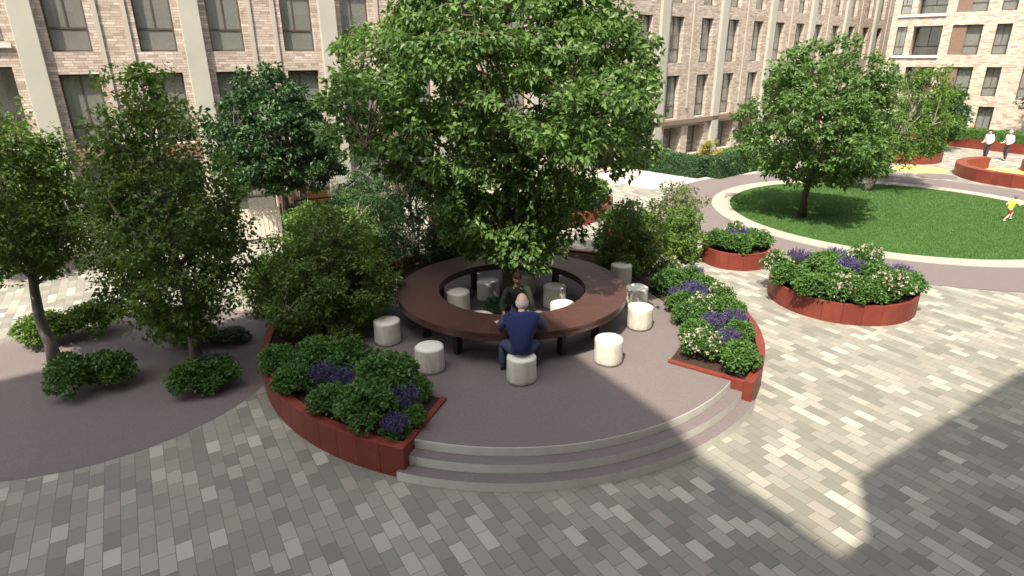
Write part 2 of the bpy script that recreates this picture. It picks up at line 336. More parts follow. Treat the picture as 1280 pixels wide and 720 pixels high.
# terrace: round platform with three steps (a platform 0.45 high)
HP = .45; A_S0, A_S1 = R(-108), R(-37)
m = MB()
b = len(m.v); NN = 180
m.lathe([(0.01, HP), (4.84, HP)], NN, mi=0, sm=False)
m.lathe([(4.845, HP-.022), (4.845, 0)], NN, mi=1, sm=False)
m.ring(0, 0, 4.832, 4.85, HP+.003, NN, mi=0); m.lathe([(4.85, HP+.003), (4.855, HP-.01), (4.855, HP-.15)], NN, mi=1, sm=False)
for k, (r0, z) in enumerate(((4.845, .30), (5.07, .15))):
    r1 = r0+.225
    m.ring(0, 0, r0, r1-.02, z, 60, mi=0, a0=A_S0-.02, a1=A_S1+.02); m.ring(0, 0, r1-.02, r1, z+.002, 60, mi=0, a0=A_S0-.02, a1=A_S1+.02)
    c = len(m.v)
    for j in range(61):
        a = A_S0-.02+(A_S1-A_S0+.04)*j/60; m.v += [(r1*math.cos(a), r1*math.sin(a), z+.002), (r1*math.cos(a), r1*math.sin(a), 0)]
    for j in range(60): m.face((c+2*j, c+2*j+1, c+2*j+3, c+2*j+2), 1)
ter = m.build('terrace', [M['mauve'], M['concrete']]); tag(ter, kind='structure')

# ------------------------------------------------------------------ planters
def panels(m, r0, r1, z0, z1, a0, a1, seg=.42, cx=0, cy=0):
    k = max(1, int(round(abs(a1-a0)*r1/seg)))
    for i in range(k): m.arc(r0, r1, z0, z1, a0+(a1-a0)*i/k, a0+(a1-a0)*(i+1)/k, 3, cx=cx, cy=cy, gap=.002/r1)
def rad_wall(m, a, r0, r1, z0, z1, th=.06):
    k = 4
    c, s = math.cos(a), math.sin(a)
    Mx = Matrix(((c, -s, 0, 0), (s, c, 0, 0), (0, 0, 1, 0), (0, 0, 0, 1)))
    for i in range(k): m.box(r0+(r1-r0)*i/k+.002, -th/2, z0, r0+(r1-r0)*(i+1)/k-.002, th/2, z1, M=Mx)
def sector_planter(label, a0, a1, ends):
    t = thing('curved_planter', label, 'planter')
    m = MB(); panels(m, 5.07, 5.235, 0, .535, a0, a1); m.build('outer_wall', M['red'], t, .006)
    for a, sg in ends:
        m = MB(); rad_wall(m, a+sg*.012, 3.66, 5.068, .30, .50, .10); rad_wall(m, a+sg*.012, 4.86, 5.066, 0.0, .299, .10); m.build('end_wall', M['red'], t, .005)
    m = MB(); m.arc(3.66, 5.07, HP-.02, .475, a0+.03, a1-.03, 70); m.build('soil', M['soil'], t)
    return t
sector_planter('curved red planter full of purple and white flowers beside the right end of the steps', R(-37), R(52), ((R(-37), 1), (R(52), -1)))
sector_planter('long curved red planter with shrubs wrapping the left and back of the terrace', R(-108-205), R(-108), ((R(-108), -1), (R(-313), 1)))
def round_planter(label, x, y, r, h, group='round red planters on the paving'):
    t = thing('round_planter', label, 'planter', (x, y, 0), 0, group)
    m = MB(); panels(m, r-.07, r, 0, h, 0, 2*PI, .42); m.build('wall', M['red'], t, .006)
    m = MB(); m.lathe([(.01, h-.09), (r-.075, h-.1)], 48, sm=False); m.build('soil', M['soil'], t)
    return t
round_planter('large round red planter of green domes with white and purple flowers nearest the sunlit paving', 8.35, 2.05, 1.7, .5)
round_planter('smaller round red planter of green domes between the terrace and the lawn ring', 6.78, 5.25, .98, .5)
round_planter('small round red planter half hidden behind the tall shrub right of the table', 4.05, 7.55, .98, .5)
round_planter('distant round red planter with low green planting behind the lawn tree', 23.1, 24.1, 2.0, .55)
# serpentine rear planter
def strip_planter(label, pts, w, h, plain_top=None):
    t = thing('curved_planter', label, 'planter')
    m = MB(); P = [Vector((x, y, 0)) for x, y in pts]
    # densify (Catmull-Rom)
    Q = []
    for i in range(len(P)-1):
        p0, p1, p2, p3 = P[max(i-1, 0)], P[i], P[i+1], P[min(i+2, len(P)-1)]
        for k in range(6):
            u = k/6; Q.append(.5*((2*p1)+(p2-p0)*u+(2*p0-5*p1+4*p2-p3)*u*u+(3*p1-p0-3*p2+p3)*u**3))
    Q.append(P[-1])
    nr = []
    for i in range(len(Q)):
        d = Q[min(i+1, len(Q)-1)]-Q[max(i-1, 0)]; nr.append(Vector((-d.y, d.x, 0)).normalized())
    ms = MB()
    for i in range(len(Q)-1):
        a, b2 = Q[i], Q[i+1]; na, nb = nr[i], nr[i+1]
        for o0, o1 in ((0, .09), (w-.09, w)):
            n0 = len(m.v); c = [a+na*o0, b2+nb*o0, b2+nb*o1, a+na*o1]; m.v += [(q.x, q.y, z) for z in (0, h) for q in c]
            for q in ((0,3,2,1),(4,5,6,7),(0,1,5,4),(1,2,6,5),(2,3,7,6),(3,0,4,7)): m.face([n0+j for j in q])
        if i > 0: ms.quad(*[(q.x, q.y, h-.08) for q in (a+na*.092, b2+nb*.092, b2+nb*(w-.092), a+na*(w-.092))])
    for q, nq in ((Q[0], nr[0]), (Q[-1], nr[-1])):
        d = Vector((nq.y, -nq.x, 0))*.045; n0 = len(m.v); c = [q-d+nq*.09, q+d+nq*.09, q+d+nq*(w-.09), q-d+nq*(w-.09)]; m.v += [(e.x, e.y, z) for z in (0, h-.002) for e in c]
        for f in ((0,3,2,1),(4,5,6,7),(0,1,5,4),(1,2,6,5),(2,3,7,6),(3,0,4,7)): m.face([n0+j for j in f])
    m.build('wall', M['red'], t); ms.build('soil', M['soil'], t)
    return t
strip_planter('winding red planter of green shrubs behind the big tree', [(4.15, 12.2), (3.5, 10.4), (1.9, 9.0), (.2, 8.4), (-1.6, 8.6), (-3.0, 9.4)][::-1], 1.5, .5)
strip_planter('long distant red planter with a clipped green hedge before the right building', [(33.4, 24.0), (31.9, 27.6), (29.6, 31.5), (25.5, 34.0)], 1.5, .6)
# ring seat walls of the play area, far right
t = thing('ring_wall', 'curved red low wall enclosing the yellow play surface at the far right', 'low wall', (26.0, 17.6, 0)); m = MB(); panels(m, 3.05, 3.5, 0, .6, R(95), R(385), .8); m.build('wall', M['red'], t, .02)
round_planter('small red drum planter standing inside the yellow play ring', 28.1, 19.4, 1.3, .55, None)

# ------------------------------------------------------------------ plants
def dome_points(n, lumps, seed, hs=.75, squash=1.0):
    rg = np.random.default_rng(seed); c = []; 
    for i in range(lumps):
        a = 2.4*i+rg.uniform(0, .6); q = math.sqrt((i+.4)/lumps)*.36
        c.append((q*math.cos(a), q*math.sin(a), hs*(.30+.34*(1-(q/.38)**2))*rg.uniform(.85, 1.12), rg.uniform(.13, .19)))
    c = np.array(c); k = rg.integers(0, lumps, n); d = nrm(rg.normal(0, 1, (n, 3))+np.array([0, 0, .25])); r = c[k, 3][:, None]*rg.uniform(.7, 1.05, (n, 1))
    P = c[k, :3]+d*r; d = nrm(d+nrm(P-np.array([0, 0, .2]))*.6); P[:, 2] = np.maximum(P[:, 2], .02)
    return P, d
# protos are built once at unit width and moved far? -> the first use takes the proto itself
protos = {}
def make_plant(kind, seed):
    t = thing('plant', 'plant', 'plant')
    rg = np.random.default_rng(seed)
    if kind in ('dome', 'lightdome', 'darkdome'):
        t.name = 'dome_shrub'; P, d = dome_points(2600, 17, seed, .86)
        link('foliage', leaf_mesh('foliage', P, d, .072, .056, .05, .9, .4, rg), M[{'dome': 'leaf_dome', 'lightdome': 'leaf_light', 'darkdome': 'leaf_hedge'}[kind]], t)
    elif kind == 'purple':
        t.name = 'purple_flower_clump'; P, d = dome_points(650, 9, seed, .5)
        link('foliage', leaf_mesh('foliage', P, d, .12, .04, -.25, .7, .3, rg), M['leaf_dome'], t)
        P = []; D = []
        for i in range(95):
            a = rg.uniform(0, 2*PI); q = .40*math.sqrt(rg.uniform(0, 1)); lean = np.array([math.cos(a)*q*.5, math.sin(a)*q*.5, 1]); lean /= np.linalg.norm(lean); b = np.array([q*math.cos(a), q*math.sin(a), .42-.35*q*q*2+rg.uniform(-.05, .05)]); hh = rg.uniform(.18, .34)
            for j in range(20):
                f = j/20; e = rg.normal(0, 1, 3); e -= lean*e.dot(lean); e /= np.linalg.norm(e); P.append(b+lean*hh*f+e*.02*(1.15-f)); D.append(e+lean*.9)
        link('flower_spikes', leaf_mesh('flower_spikes', np.array(P), nrm(np.array(D)), .045, .036, -.1, .5, .2, rg), M['purple_petal'], t)
    elif kind in ('white', 'airy'):
        t.name = 'white_flower_bush'; P, d = dome_points(1700, 13, seed, .85)
        link('foliage', leaf_mesh('foliage', P, d, .068, .05, .05, .9, .4, rg), M['leaf_dome' if kind == 'white' else 'leaf_airy'], t)
        P2, d2 = dome_points(110 if kind == 'white' else 240, 13, seed, .86); keep = d2[:, 2] > -.25; P2 = P2[keep]; d2 = d2[keep]; PP = []; DD = []
        for p_, dd in zip(P2, d2):
            for j in range(9): PP.append(p_+dd*.04); e = nrm(dd*.7+rg.normal(0, 1, 3)*.75); DD.append(e)
        link('blossoms', leaf_mesh('blossoms', np.array(PP), np.array(DD), .042 if kind == 'white' else .03, .036, 0, .2, .1, rg), M['white_petal'], t)
    return t
def plant(kind, x, y, z, w, label, h=1.0, group=None, cat=None, seed=None):
    key = (kind, seed if seed is not None else random.randint(1, 3))
    if key not in protos: protos[key] = o = make_plant(key[0], key[1]*13+5)
    else: o = copy_tree(protos[key])
    o.location = (x, y, z); o.scale = (w, w, w*h); o.rotation_euler = (0, 0, random.uniform(0, 6.28))
    tag(o, label, cat or {'purple': 'flowers', 'white': 'flowering bush', 'airy': 'flowering bush'}.get(kind, 'shrub'), group)
    return o
D_, PU, W_ = 'dome', 'purple', 'white'
gr = 'plants in the right curved planter'
for k, x, y, w, lb in [
    (D_, 4.12, -2.55, .86, 'bright green dome shrub at the tip of the right curved planter beside the steps'),
    (W_, 3.55, -2.05, .70, 'white blossoming bush next to the bare soil corner of the right planter'),
    (PU, 4.15, -1.75, .60, 'purple flower clump directly behind the front green dome in the right planter'),
    (D_, 4.50, -1.45, .74, 'green dome shrub against the red rim between two purple clumps'),
    (PU, 4.10, -1.00, .62, 'purple flower clump in the middle of the right planter, nearer the stools'),
    (PU, 4.62, -.88, .62, 'purple flower clump in the middle of the right planter, nearer the red rim'),
    (D_, 3.72, -1.25, .72, 'green dome shrub overhanging the terrace just behind the bare soil'),
    (D_, 3.78, -.55, .78, 'green dome shrub overhanging the terrace opposite the front right stool'),
    (D_, 4.66, -.30, .86, 'wide green dome shrub along the red rim behind the paired purple clumps'),
    (W_, 4.15, -.12, .62, 'pale blossoming bush amid green domes in the middle of the right planter'),
    (D_, 3.78, .12, .76, 'green dome shrub overhanging the terrace beside the two close stools'),
    (PU, 4.15, .55, .74, 'broad purple flower clump behind the pale bush in the right planter'),
    (W_, 4.74, .42, .66, 'white blossoming bush on the outer rim halfway along the right planter'),
    (D_, 4.62, 1.0, .80, 'green dome shrub on the outer rim behind the halfway white bush'),
    (PU, 3.86, .88, .44, 'small purple clump on the terrace edge of the right planter'),
    (D_, 3.80, 1.42, .92, 'large green dome shrub on the terrace edge in front of the tall shrub'),
    (D_, 4.32, 1.62, .86, 'green dome shrub in the far half of the right planter, mid bed'),
    (PU, 4.55, 2.02, .62, 'pale purple clump at the far end of the right planter'),
    (W_, 4.02, 2.45, .66, 'pale flowering bush at the far end of the right planter beside the tall shrub')]:
    plant(k, x, y, .46, w*{D_: 1.03, PU: 1.0, W_: 1.2}[k], lb, {D_: .88, PU: 1.1, W_: 1.05}[k], gr)
gr = 'plants in the left curved planter'
for k, x, y, w, lb in [
    (D_, -2.30, -4.22, .98, 'large green dome shrub overhanging the red wall at the front of the left planter'),
    (PU, -1.78, -4.60, .48, 'small upright purple clump in the front corner of the left planter by the steps'),
    (PU, -1.78, -3.95, .60, 'purple clump with white blossoms behind it near the left end of the steps'),
    (W_, -1.72, -3.74, .50, 'small white blossoming bush peeping over the purple clump near the steps'),
    (D_, -1.56, -4.25, .46, 'small green dome beside the red end wall left of the steps'),
    (D_, -2.12, -3.42, 1.15, 'widest green dome shrub on the terrace edge of the left planter'),
    (D_, -2.98, -3.85, .72, 'green dome shrub on the red rim between the big front dome and the purple clumps'),
    (PU, -2.82, -3.36, .58, 'purple clump in the middle of the left planter, nearer the steps'),
    (PU, -3.30, -3.10, .58, 'purple clump in the middle of the left planter, farther from the steps'),
    (D_, -3.78, -3.22, .74, 'green dome shrub on the red rim below the spreading shrub'),
    (D_, -2.98, -2.58, .95, 'green dome shrub on the terrace edge below the spreading shrub'),
    (D_, -4.32, -2.45, .74, 'green dome shrub at the outermost left bend of the red wall'),
    (D_, -1.66, -3.5, .62, 'green dome shrub at the inner corner of the left planter beside the terrace floor'),
    (D_, -3.62, -2.3, .9, 'shaded green dome under the overhang of the spreading shrub')]:
    plant(k, x, y, .46, w*1.06, lb, .95 if k == D_ else 1.15, gr)
gr = 'plants in the large round planter'
for k, x, y, w, lb in [
    (W_, 6.95, 2.75, .72, 'white blossoming bush at the far left rim of the large round planter'),
    (PU, 7.72, 3.22, .60, 'purple clump at the back left of the large round planter'),
    (D_, 6.98, 1.9, 1.05, 'green dome shrub on the left rim of the large round planter'),
    (D_, 7.22, 1.15, 1.05, 'green dome shrub on the front left rim of the large round planter'),
    (D_, 7.98, 2.5, 1.05, 'large green dome shrub in the centre of the large round planter'),
    (PU, 8.75, 3.3, .60, 'purple clump at the back of the large round planter'),
    (PU, 8.52, 2.1, .72, 'purple clump in the centre of the large round planter'),
    (W_, 9.2, 2.72, .92, 'large white blossoming bush at the back right of the large round planter'),
    (W_, 7.75, .86, .74, 'white blossoming bush on the front rim between two green domes'),
    (D_, 8.2, .72, 1.0, 'green dome shrub on the front rim of the large round planter'),
    (W_, 8.86, .86, .86, 'white blossoming bush on the front right rim of the large round planter'),
    (D_, 9.4, 1.3, 1.05, 'green dome shrub on the right rim of the large round planter'),
    (PU, 9.62, 1.85, .60, 'purple clump at the right end of the large round planter'),
    (D_, 7.95, 1.6, 1.1, 'green dome shrub between the centre and the front of the large round planter'),
    (D_, 9.0, 1.9, 1.05, 'green dome shrub between the centre purple clump and the right rim'),
    (D_, 8.35, 3.0, 1.0, 'green dome shrub at the back of the large round planter')]:
    plant(k, x, y, .41, w*(1.02 if k == D_ else 1.15), lb, .8 if k == D_ else 1.15, gr)
gr = 'plants in the smaller round planter'
for k, x, y, w, lb in [
    (D_, 6.2, 5.15, .98, 'green dome shrub on the left side of the smaller round planter'),
    (D_, 6.7, 4.72, 1.0, 'green dome shrub at the front of the smaller round planter'),
    (D_, 7.3, 5.1, 1.0, 'green dome shrub on the right side of the smaller round planter'),
    (PU, 6.6, 5.15, .62, 'left purple clump in the middle of the smaller round planter'),
    (PU, 7.05, 5.35, .62, 'right purple clump in the middle of the smaller round planter'),
    (W_, 6.8, 5.6, .75, 'pale blossoming bush at the back of the smaller round planter')]:
    plant(k, x, y, .41, w, lb, .85 if k == D_ else 1.35, gr)
for k, x, y, w, lb in [(D_, 3.45, 7.3, 1.1, 'green dome shrub in the half hidden round planter, left side'), (D_, 4.3, 7.2, 1.1, 'green dome shrub in the half hidden round planter, front side'), (PU, 4.1, 8.0, .7, 'pale purple clump in the half hidden round planter')]:
    plant(k, x, y, .41, w, lb, .9, 'plants in the half hidden round planter')
gr = 'shrubs in the winding planter behind the big tree'
for i, (x, y, w, lb) in enumerate([(3.2, 11.6, 1.4, 'green shrub at the right end of the winding rear planter'), (2.5, 10.4, 1.5, 'green shrub second from the right end of the winding rear planter'),
    (1.3, 9.7, 1.4, 'green shrub in the middle of the winding rear planter'), (-.1, 9.3, 1.4, 'green shrub left of the middle of the winding rear planter'), (-1.6, 9.4, 1.4, 'green shrub at the left end of the winding rear planter')]):
    plant(D_, x, y, .4, w, lb, 1.0, gr)
plant(PU, 3.0, 10.6, .42, .8, 'bluish purple clump behind the rim of the winding rear planter', .9, gr)
# ground bushes in the left court
gr = 'low bushes at the foot of the left trees'
plant(D_, -8.28, -2.5, 1.25, 'dark green dome bush, left half of the pair at the foot of the leftmost tree', .62, gr) if False else None
for k, x, y, w, h, lb in [
    (D_, -8.2, -2.4, 1.1, .98, 'low dark green bush at the front foot of the leftmost trunk'),
    (D_, -7.72, -2.1, 1.0, .98, 'low dark green bush to the right of the leftmost trunk'),
    (W_, -7.98, -2.05, .75, 1.25, 'small white blossoming bush between the two bushes at the leftmost trunk'),
    (D_, -6.0, -2.35, .98, .95, 'low dark green bush left of the second trunk'),
    (D_, -5.6, -2.2, .92, .95, 'low dark green bush right of the second trunk'),
    (PU, -5.8, -2.05, .72, 1.25, 'purple clump between the bushes at the second trunk'),
    ('lightdome', -10.35, -.15, 1.25, .8, 'bright green low bush behind the leftmost trunk, left half'),
    ('lightdome', -9.55, .3, 1.15, .95, 'bright green low bush behind the leftmost trunk, right half'),
    ('lightdome', -7.0, -.25, 1.05, .66, 'bright green low bush behind the second trunk'),
    ('darkdome', -6.25, -.15, .85, .5, 'dark flat bush to the right behind the second trunk')]:
    plant(k, x, y, 0, w, lb, h, gr)
plant('darkdome', -.34, .22, .45, .62, 'small leafy plant at the foot of the big tree trunk', .95)

# ------------------------------------------------------------------ trees
def tree(name, label, x, y, z0, prof, cz, nclump, nper, leaf, L, W, barkm, trunk_r, zfork, rc=.45, droop=.35, seed=1, group=None, lean=(0, 0), stems=1, cat='tree', inner=.35, stretch=(1, 1), twigs=True, flat=.7, lobe=.13, extra=()):
    """prof: list of (z, radius) of the crown envelope above z0; clumps of leaves on limbs"""
    rg = np.random.default_rng(seed); t = thing(name, label, cat, (x, y, z0), 0, group)
    pz = np.array([p_[0] for p_ in prof]); pr = np.array([p_[1] for p_ in prof]); ztop = pz[-1]
    # candidate clump centres, best-candidate for an even yet uneven spread
    zz = np.linspace(pz[0], pz[-1], 200); wr = np.interp(zz, pz, pr)**1.15; cdf = np.cumsum(wr)/wr.sum()
    C = []
    lob = rg.uniform(0, 2*PI, 3)
    for i in range(nclump):
        best = None; bd = -1
        for k in range(7):
            z = np.interp(rg.uniform(), cdf, zz); a = rg.uniform(0, 2*PI); rmax = np.interp(z, pz, pr)*(1+lobe*math.sin(3*a+lob[0]+z*1.3)+.1*math.sin(5*a+lob[1]-z*2.1))
            q = rmax*(inner+(1-inner)*math.sqrt(rg.uniform()))*.95
            c = np.array([q*math.cos(a)*stretch[0]+lean[0]*z/ztop, q*math.sin(a)*stretch[1]+lean[1]*z/ztop, z])
            dd = min((np.linalg.norm(c-e) for e in C), default=9)
            if dd > bd: bd = dd; best = c
        C.append(best)
    C = np.array(C+[np.array(e) for e in extra])
    # wood
    m = MB(); mt = MB()
    for sidx in range(stems):
        off = np.array([0, 0, 0.]) if stems == 1 else np.array([math.cos(sidx*2.2), math.sin(sidx*2.2), 0])*trunk_r*1.1
        top = np.array([lean[0], lean[1], ztop*.9])+off*4*(stems > 1); tp = []; tr_ = []
        for i in range(9):
            f = i/8; q = off*(1-f)+top*f if stems > 1 else top*f; q = np.array([q[0], q[1], top[2]*f])+np.append(rg.normal(0, .05*min(1, f*2)*(ztop/6), 2), 0)
            tp.append(q); tr_.append(trunk_r*((1-f)**.8*.9+.08)*(1.35 if i == 0 else 1))
        m.tube(tp, tr_, 10)
    tpz = np.array(tp)
    def on_trunk(z): return np.array([np.interp(z, tpz[:, 2], tpz[:, 0]), np.interp(z, tpz[:, 2], tpz[:, 1]), z])
    # limbs to far clumps
    far = np.argsort(-np.hypot(C[:, 0], C[:, 1])-.2*C[:, 2]); limbs = []; nl = min(26, max(6, nclump//7)); order = rg.permutation(nclump)[:nl]
    for i in order:
        c = C[i]; rad = math.hypot(c[0], c[1]); zs = max(zfork, c[2]-rad*rg.uniform(.55, .95)); zs = min(zs, c[2]+.2 if c[2] > zfork else zfork); a = on_trunk(zs); mid = (a+c)/2+np.array([0, 0, .05*rad])+rg.normal(0, .06, 3)*rad*.5; pts = []
        for k in range(6):
            u = k/5; pts.append((1-u)**2*a+2*u*(1-u)*mid+u*u*c)
        r0 = trunk_r*.32*(1-.6*zs/ztop); m.tube(pts, [r0*(1-.8*k/5)+.008 for k in range(6)], 6); limbs += pts[2:]
    limbs = np.array(limbs+[on_trunk(z) for z in np.linspace(zfork, ztop*.85, 12)])
    PP, NN_ = [], []
    for c in C:
        d = np.linalg.norm(limbs-c, axis=1)+.6*np.maximum(0, limbs[:, 2]-c[2]); a = limbs[d.argmin()]
        if twigs: m.tube([a, (a+c)/2+np.array([0, 0, .08]), c], [.022, .015, .007], 4, cap=False)
        r = rc*rg.uniform(.65, 1.25); ns = max(3, nper//9)
        for s in range(ns):
            o = rg.normal(0, 1, 3); o /= np.linalg.norm(o); o[2] = o[2]*flat; e = c+o*r*rg.uniform(.35, 1.0)*np.array([1.12, 1.12, 1]); e[2] -= .28*flat*r*(o[0]**2+o[1]**2)*(flat < .6)
            k = nper//ns; out = nrm(e-np.array([lean[0]*.5, lean[1]*.5, e[2]-.35])); dirs = nrm(rg.normal(0, 1, (k, 3))*.85+out*.55+o*.4)
            PP.append(e+dirs*r*.22+rg.normal(0, .03, (k, 3))); NN_.append(dirs)
    PP = np.concatenate(PP); NN_ = np.concatenate(NN_); PP[:, 2] = np.maximum(PP[:, 2], .05)
    m.build('trunk', M[barkm], t)
    link('crown', leaf_mesh('crown', PP, NN_, L, W, droop, .8, .55, rg), M[leaf], t)
    return t
tree('shade_tree', 'tall spreading bright green tree growing through the middle of the round table', -.05, .6, HP,
     [(1.2, .7), (1.6, 1.25), (2.3, 1.45), (3.0, 2.0), (3.9, 3.1), (4.8, 3.6), (5.7, 3.1), (6.8, 2.25), (8.0, 1.4), (9.0, .5)], 5, 345, 158, 'leaf_big', .14, .09, 'bark_red', .13, 1.3, .42, .4, seed=5, lean=(-.25, 1.1), flat=.42, lobe=.2, inner=.42, stretch=(1, .84), extra=[(.05, -.75, 2.9), (.5, -.7, 2.6), (-.35, -.7, 2.7), (.75, -.55, 2.2), (.25, -.95, 2.2), (-.2, -.85, 2.05), (.5, -.9, 1.75), (.1, -.9, 1.6), (.8, -.7, 1.7), (-.5, -.5, 2.2), (1.05, -.4, 2.5), (.35, -.75, 1.35), (-.75, -.4, 2.7), (.3, -1.0, 3.2), (-.2, -1.0, 3.3), (.85, -.9, 3.1), (1.15, -2.6, 3.9), (1.6, -2.25, 4.1), (.75, -2.8, 4.2), (1.85, -1.8, 4.2)])
gt = 'small trees in the left planting court'
tree('small_tree', 'leftmost small tree with a pale grey leaning trunk', -9.26, -1.42, 0, [(2.05, .5), (2.7, 1.2), (3.4, 1.35), (4.1, 1.1), (4.7, .7), (5.15, .3)], 3.5, 120, 150, 'leaf_left', .1, .064, 'bark', .12, 1.5, .36, .3, seed=21, group=gt)
tree('small_tree', 'tapering tree with foliage down low between the leftmost tree and the spreading shrub', -6.37, -1.47, 0, [(1.0, .5), (1.6, 1.05), (2.3, 1.25), (3.2, 1.15), (4.2, .85), (5.0, .55), (5.75, .2)], 3.5, 150, 150, 'leaf_left', .1, .064, 'bark', .115, 1.1, .36, .3, seed=22, group=gt)
tree('round_tree', 'dark glossy round headed tree in front of the left facade', -8.03, 8.99, 0, [(1.7, 1.1), (2.3, 1.8), (3.0, 2.05), (3.9, 1.8), (4.8, 1.2), (5.6, .4)], 3.5, 130, 150, 'leaf_dark', .16, .1, 'bark', .13, 1.2, .42, .25, seed=23, flat=.5, lobe=.16)
tree('lawn_tree', 'large rounded green tree on the near side of the round lawn', 11.14, 10.44, 0, [(1.6, 1.2), (2.2, 2.3), (3.0, 2.6), (4.0, 2.4), (5.0, 1.9), (5.9, 1.2), (6.5, .4)], 4, 150, 150, 'leaf_lawn', .17, .105, 'bark_red', .13, 1.3, .48, .3, seed=24, flat=.45, lobe=.18, inner=.45)
tree('lawn_tree', 'light feathery tree at the far edge of the round lawn', 16.27, 15.32, 0, [(1.1, .7), (1.8, 1.6), (2.8, 1.9), (3.8, 1.6), (4.7, .9), (5.3, .3)], 3, 110, 110, 'leaf_light', .15, .07, 'bark', .15, 1.0, .45, .4, seed=25, lean=(2.2, .4))
tree('distant_tree', 'small dark tree beside the distant round red planter', 27.2, 27.6, 0, [(.9, .7), (1.6, 1.4), (2.5, 1.5), (3.3, 1.0), (3.9, .3)], 2, 60, 90, 'leaf_dark', .2, .11, 'bark', .12, .8, .45, .3, seed=26)
tree('distant_tree', 'green tree at the right edge behind the long distant red planter', 35.3, 27.6, 0, [(1.0, .9), (1.8, 1.9), (3.0, 2.1), (4.2, 1.7), (5.3, .5)], 3, 80, 100, 'leaf_hedge', .22, .12, 'bark', .12, .8, .5, .3, seed=27)
# shrubs with stems
gs = 'tall shrubs in the left curved planter'
tree('tall_shrub', 'spreading multi stemmed green shrub over the left bend of the red planter', -3.85, -.6, .46, [(.3, .9), (.8, 1.3), (1.4, 1.2), (2.0, .85), (2.6, .35)], 1.5, 120, 160, 'leaf_left', .085, .058, 'bark', .05, .3, .32, .2, seed=31, stems=3, cat='shrub', group=gs, inner=.2)
tree('tall_shrub', 'dark feathery shrub rising behind the left rear of the round table', -2.75, 4.3, .46, [(.2, 1.2), (.9, 1.8), (1.8, 1.85), (2.6, 1.4), (3.4, .6)], 1.8, 120, 130, 'leaf_feather', .15, .035, 'bark', .05, .3, .38, .5, seed=32, stems=3, cat='shrub', group=gs, inner=.15)
tree('tall_shrub', 'yellow green shrub directly behind the left stools', -4.15, 2.6, .46, [(.1, .8), (.6, 1.0), (1.2, .85), (1.7, .35)], 1, 55, 120, 'leaf_light', .1, .06, 'bark', .04, .2, .28, .2, seed=33, stems=3, cat='shrub', group=gs, inner=.15)
tree('tall_shrub', 'green shrub low behind the leftmost stool', -4.35, 1.1, .46, [(.1, .7), (.6, .95), (1.1, .8), (1.6, .3)], 1, 50, 120, 'leaf_left', .1, .06, 'bark', .04, .2, .28, .2, seed=34, stems=3, cat='shrub', group=gs, inner=.15)
tree('tall_shrub', 'yellow green shrub behind the rear edge of the table', -1.35, 4.35, .46, [(.1, .8), (.6, 1.05), (1.1, .8), (1.5, .3)], 1, 55, 120, 'leaf_light', .1, .06, 'bark', .04, .2, .28, .2, seed=35, stems=3, cat='shrub', group=gs, inner=.15)
tree('tall_shrub', 'low dark shrub right behind the table beside the terrace exit', .35, 4.4, .46, [(.1, .7), (.5, .9), (.9, .6), (1.2, .3)], 1, 45, 120, 'leaf_dark', .1, .06, 'bark', .04, .2, .26, .2, seed=36, stems=3, cat='shrub', group=gs, inner=.15)
go = 'loose shrubs on the paving behind the left planter'
tree('rounded_shrub', 'sunlit pale green rounded shrub in front of the dark round headed tree', -5.9, 4.9, 0, [(.2, .75), (.8, .95), (1.4, .75), (1.9, .3)], 1, 55, 120, 'leaf_light', .11, .065, 'bark', .04, .2, .3, .2, seed=37, stems=3, cat='shrub', group=go, inner=.15)
tree('rounded_shrub', 'mottled green and cream shrub right of the sunlit rounded shrub', -4.7, 5.9, 0, [(.2, .85), (.8, 1.15), (1.5, .8), (2.0, .3)], 1, 60, 120, 'leaf_airy', .11, .065, 'bark', .04, .2, .3, .2, seed=38, stems=3, cat='shrub', group=go, inner=.15)
tree('rounded_shrub', 'green shrub behind the spreading shrub, left of the pale rounded one', -5.75, 1.6, 0, [(.1, .5), (.6, .75), (1.0, .6), (1.4, .25)], 1, 45, 120, 'leaf_left', .11, .065, 'bark', .04, .2, .3, .2, seed=39, stems=3, cat='shrub', group=go, inner=.15)
tree('rounded_shrub', 'grey green shrub by the left facade behind the leftmost tree', -14.1, 4.6, 0, [(.6, .9), (1.6, 1.4), (2.6, 1.3), (3.4, .5)], 1, 60, 120, 'leaf_grey', .14, .08, 'bark', .05, .4, .4, .2, seed=40, stems=3, cat='shrub', inner=.15)
tree('rounded_shrub', 'bluish green bush on the patio beside the orange seat', -5.9, 10.6, 0, [(.1, .7), (.8, .9), (1.5, .4)], 1, 35, 110, 'leaf_grey', .12, .08, 'bark', .04, .2, .28, .2, seed=46, stems=3, cat='shrub', inner=.15)
gsr = 'tall shrubs in the right curved planter'
tree('tall_shrub', 'tall dense green shrub at the far end of the right planter behind the stools', 3.2, 3.35, .46, [(.05, .8), (.5, .95), (1.0, .85), (1.4, .6), (1.75, .25)], 1, 70, 130, 'leaf_left', .09, .055, 'bark', .05, .2, .28, .3, seed=41, stems=3, cat='shrub', inner=.15, group=gsr)
tree('rounded_shrub', 'airy cream flowered shrub behind the tall dense shrub', 5.3, 6.9, 0, [(.2, .4), (.9, .8), (1.5, .75), (2.0, .3)], 1, 45, 90, 'leaf_airy', .09, .055, 'bark', .035, .2, .28, .2, seed=42, stems=3, cat='shrub', inner=.2)
tree('rounded_shrub', 'bright green upright shrub left of the smaller round planter', 5.1, 5.45, 0, [(.1, .5), (.7, .66), (1.3, .5), (1.65, .2)], 1, 40, 120, 'leaf_light', .1, .06, 'bark', .035, .2, .25, .2, seed=43, stems=3, cat='shrub', inner=.15)
